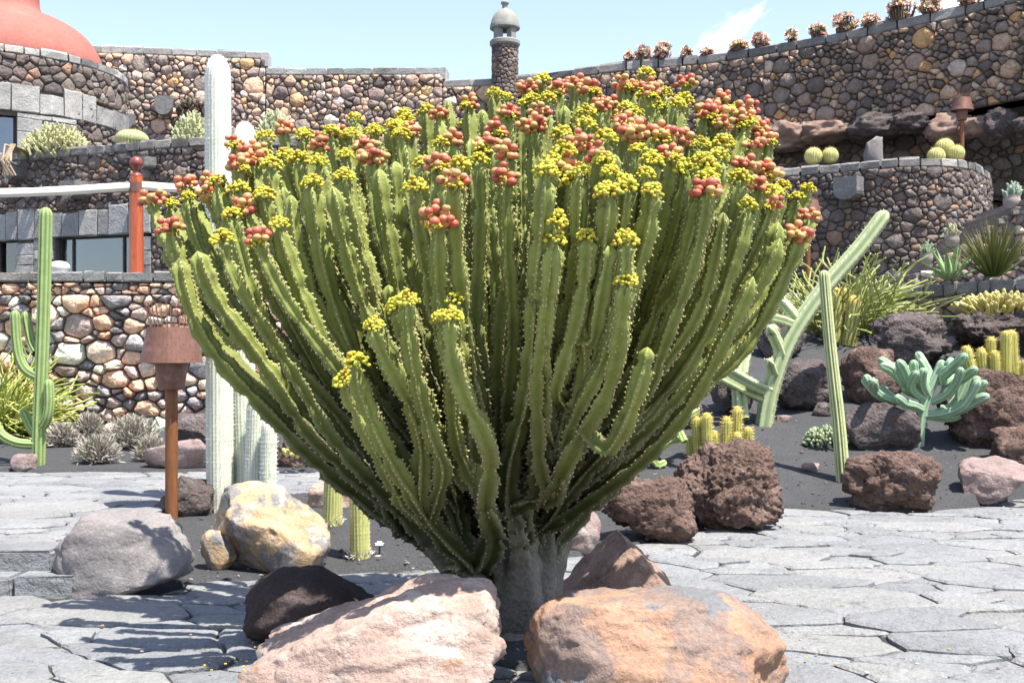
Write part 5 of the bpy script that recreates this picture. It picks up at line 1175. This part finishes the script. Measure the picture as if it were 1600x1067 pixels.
# ------------------------------------------------------------------ timber post and white beam
d = 18.75; pc = Vector((XX(213, d), d, 2.985)); t = thing('timber_post', 'varnished red brown timber post with a turned knob on the wall coping', 'post', pc[:]); h_ = ZZ(276, d)-2.985; s_ = 0.1
mb = MB(); n = 8; vs = []
lathe(mb, pc, [(0.02, 0), (s_*1.18, 0), (s_*1.05, h_-0.0), (0.02, h_)], 8, (0.3, 0.07, 0.02), R(22.5)); mb.build('shaft', m_wood, t)
mb = MB(); z0 = h_; lathe(mb, pc, finer([(0.02, z0-.01), (s_*0.95, z0), (s_*0.85, z0+.03), (0.045, z0+.07), (0.04, z0+.1), (0.06, z0+.12), (0.1, z0+.18), (0.108, z0+.23), (0.085, z0+.29), (0.03, z0+.325), (0.005, z0+.33)], 3), 24, (0.2, 0.05, 0.03)); mb.build('knob', m_woodend, t, smooth=True)
mb = MB(); zc = ZZ(292, d)-2.985; lathe(mb, pc, [(s_*0.9, zc-0.09), (s_*1.14, zc-0.09), (s_*1.14, zc+0.07), (s_*0.9, zc+0.07)], 8, (0.2, 0.12, 0.08), R(22.5)); mb.build('iron_band', m_rust, t)
def beam(pa, pb, label, seed, group=None):
    mb = MB(); n = 14; vs = []; rr_ = random.Random(seed)
    for i in range(n+1):
        p = pa.lerp(pb, i/n)+Vector((0, 0, -0.05*math.sin(math.pi*i/n)))
        for j in range(8):
            a = 2*math.pi*j/8+R(22.5); w_ = 0.075+0.008*noise.noise((i*0.7, seed, j)); vs.append(p+Vector((0, math.cos(a)*w_, math.sin(a)*w_)))
    fs = [(i*8+j, i*8+(j+1) % 8, i*8+8+(j+1) % 8, i*8+8+j) for i in range(n) for j in range(8)]+[tuple(range(8))[::-1], tuple(n*8+j for j in range(8))]
    mb.add(vs, fs, (0.7, 0.7, 0.65)); return tag(mb.build('awning_roll', m_canvas, smooth=False), label, 'awning roll')
beam(P(-160, 302, d), P(213, 291, d), 'long white rolled awning running from the timber post past the windows', 1)
beam(P(213, 290, d), P(430, 292, d+0.6), 'white rolled awning between the timber post and the white cactus', 2)
d = 20.2; c_ = Vector((XX(93, d), d, 2.9)); hh = ZZ(408, d)-2.9
mb = MB(); lathe(mb, c_, finer([(0.02, 0), (0.16, 0.0), (0.19, hh*0.3), (0.15, hh*.5), (0.18, hh*.75), (0.12, hh*.95), (0.01, hh)], 3), 20, (0.5, 0.45, 0.4)); tag(mb.build('stone_finial', m_canvas, smooth=True), 'rounded pale stone ornament on the terrace below the window', 'ornament')

# ------------------------------------------------------------------ small loose things
rg = random.Random(99); mb = MB()
for _ in range(2600):
    x = rg.uniform(-4.5, 6.5); y = 8.2+rg.random()**1.3*9
    if inside(PLAZA, x, y) or inside(PATH, x, y) or (x < -2.4 and y < 8.3): continue
    z = hgrav(x, y); s_ = rg.uniform(0.006, 0.02)*(1 if rg.random() > .05 else 1.8); V, Fc = ICO1
    sc = Vector((rg.uniform(.7, 1.3), rg.uniform(.7, 1.3), rg.uniform(.5, .9)))*s_; mb.add([Vector((v.x*sc.x+x, v.y*sc.y+y, v.z*sc.z+z+s_*.2)) for v in V], Fc, jit(rg.choice([(0.08, 0.078, 0.08), (0.06, 0.055, 0.055), (0.22, 0.21, 0.2), (0.14, 0.09, 0.075)]), 0.2, rg))
o = mb.build('pebbles', m_stone); tag(o, 'loose dark and pale pebbles scattered over the black gravel', 'pebbles', kind='stuff')
mb = MB()
for _ in range(420):
    a = rg.uniform(0, 6.28); k = rg.random()**0.5; x = 0.0+k*1.6*math.cos(a); y = 6.0+k*1.3*math.sin(a); s_ = rg.uniform(0.005, 0.01); z = 0.022
    V, Fc = ICO1; mb.add([Vector((v.x*s_+x, v.y*s_+y, v.z*s_*.5+z)) for v in V], Fc, jit((0.5, 0.33, 0.04), 0.2, rg))
for _ in range(260):
    x = rg.uniform(-4, 6); y = rg.uniform(5.6, 12.5)
    if not inside(PLAZA, x, y): continue
    s_ = rg.uniform(0.006, 0.016); V, Fc = ICO1; mb.add([Vector((v.x*s_+x, v.y*s_+y, v.z*s_*.4+0.008)) for v in V], Fc, jit(rg.choice([(0.35, 0.2, 0.12), (0.3, 0.26, 0.2), (0.22, 0.3, 0.06), (0.45, 0.42, 0.38)]), 0.2, rg))
o = mb.build('fallen_petals', m_matte); tag(o, 'fallen yellow petals and crumbs lying on the paving', 'petals', kind='stuff')
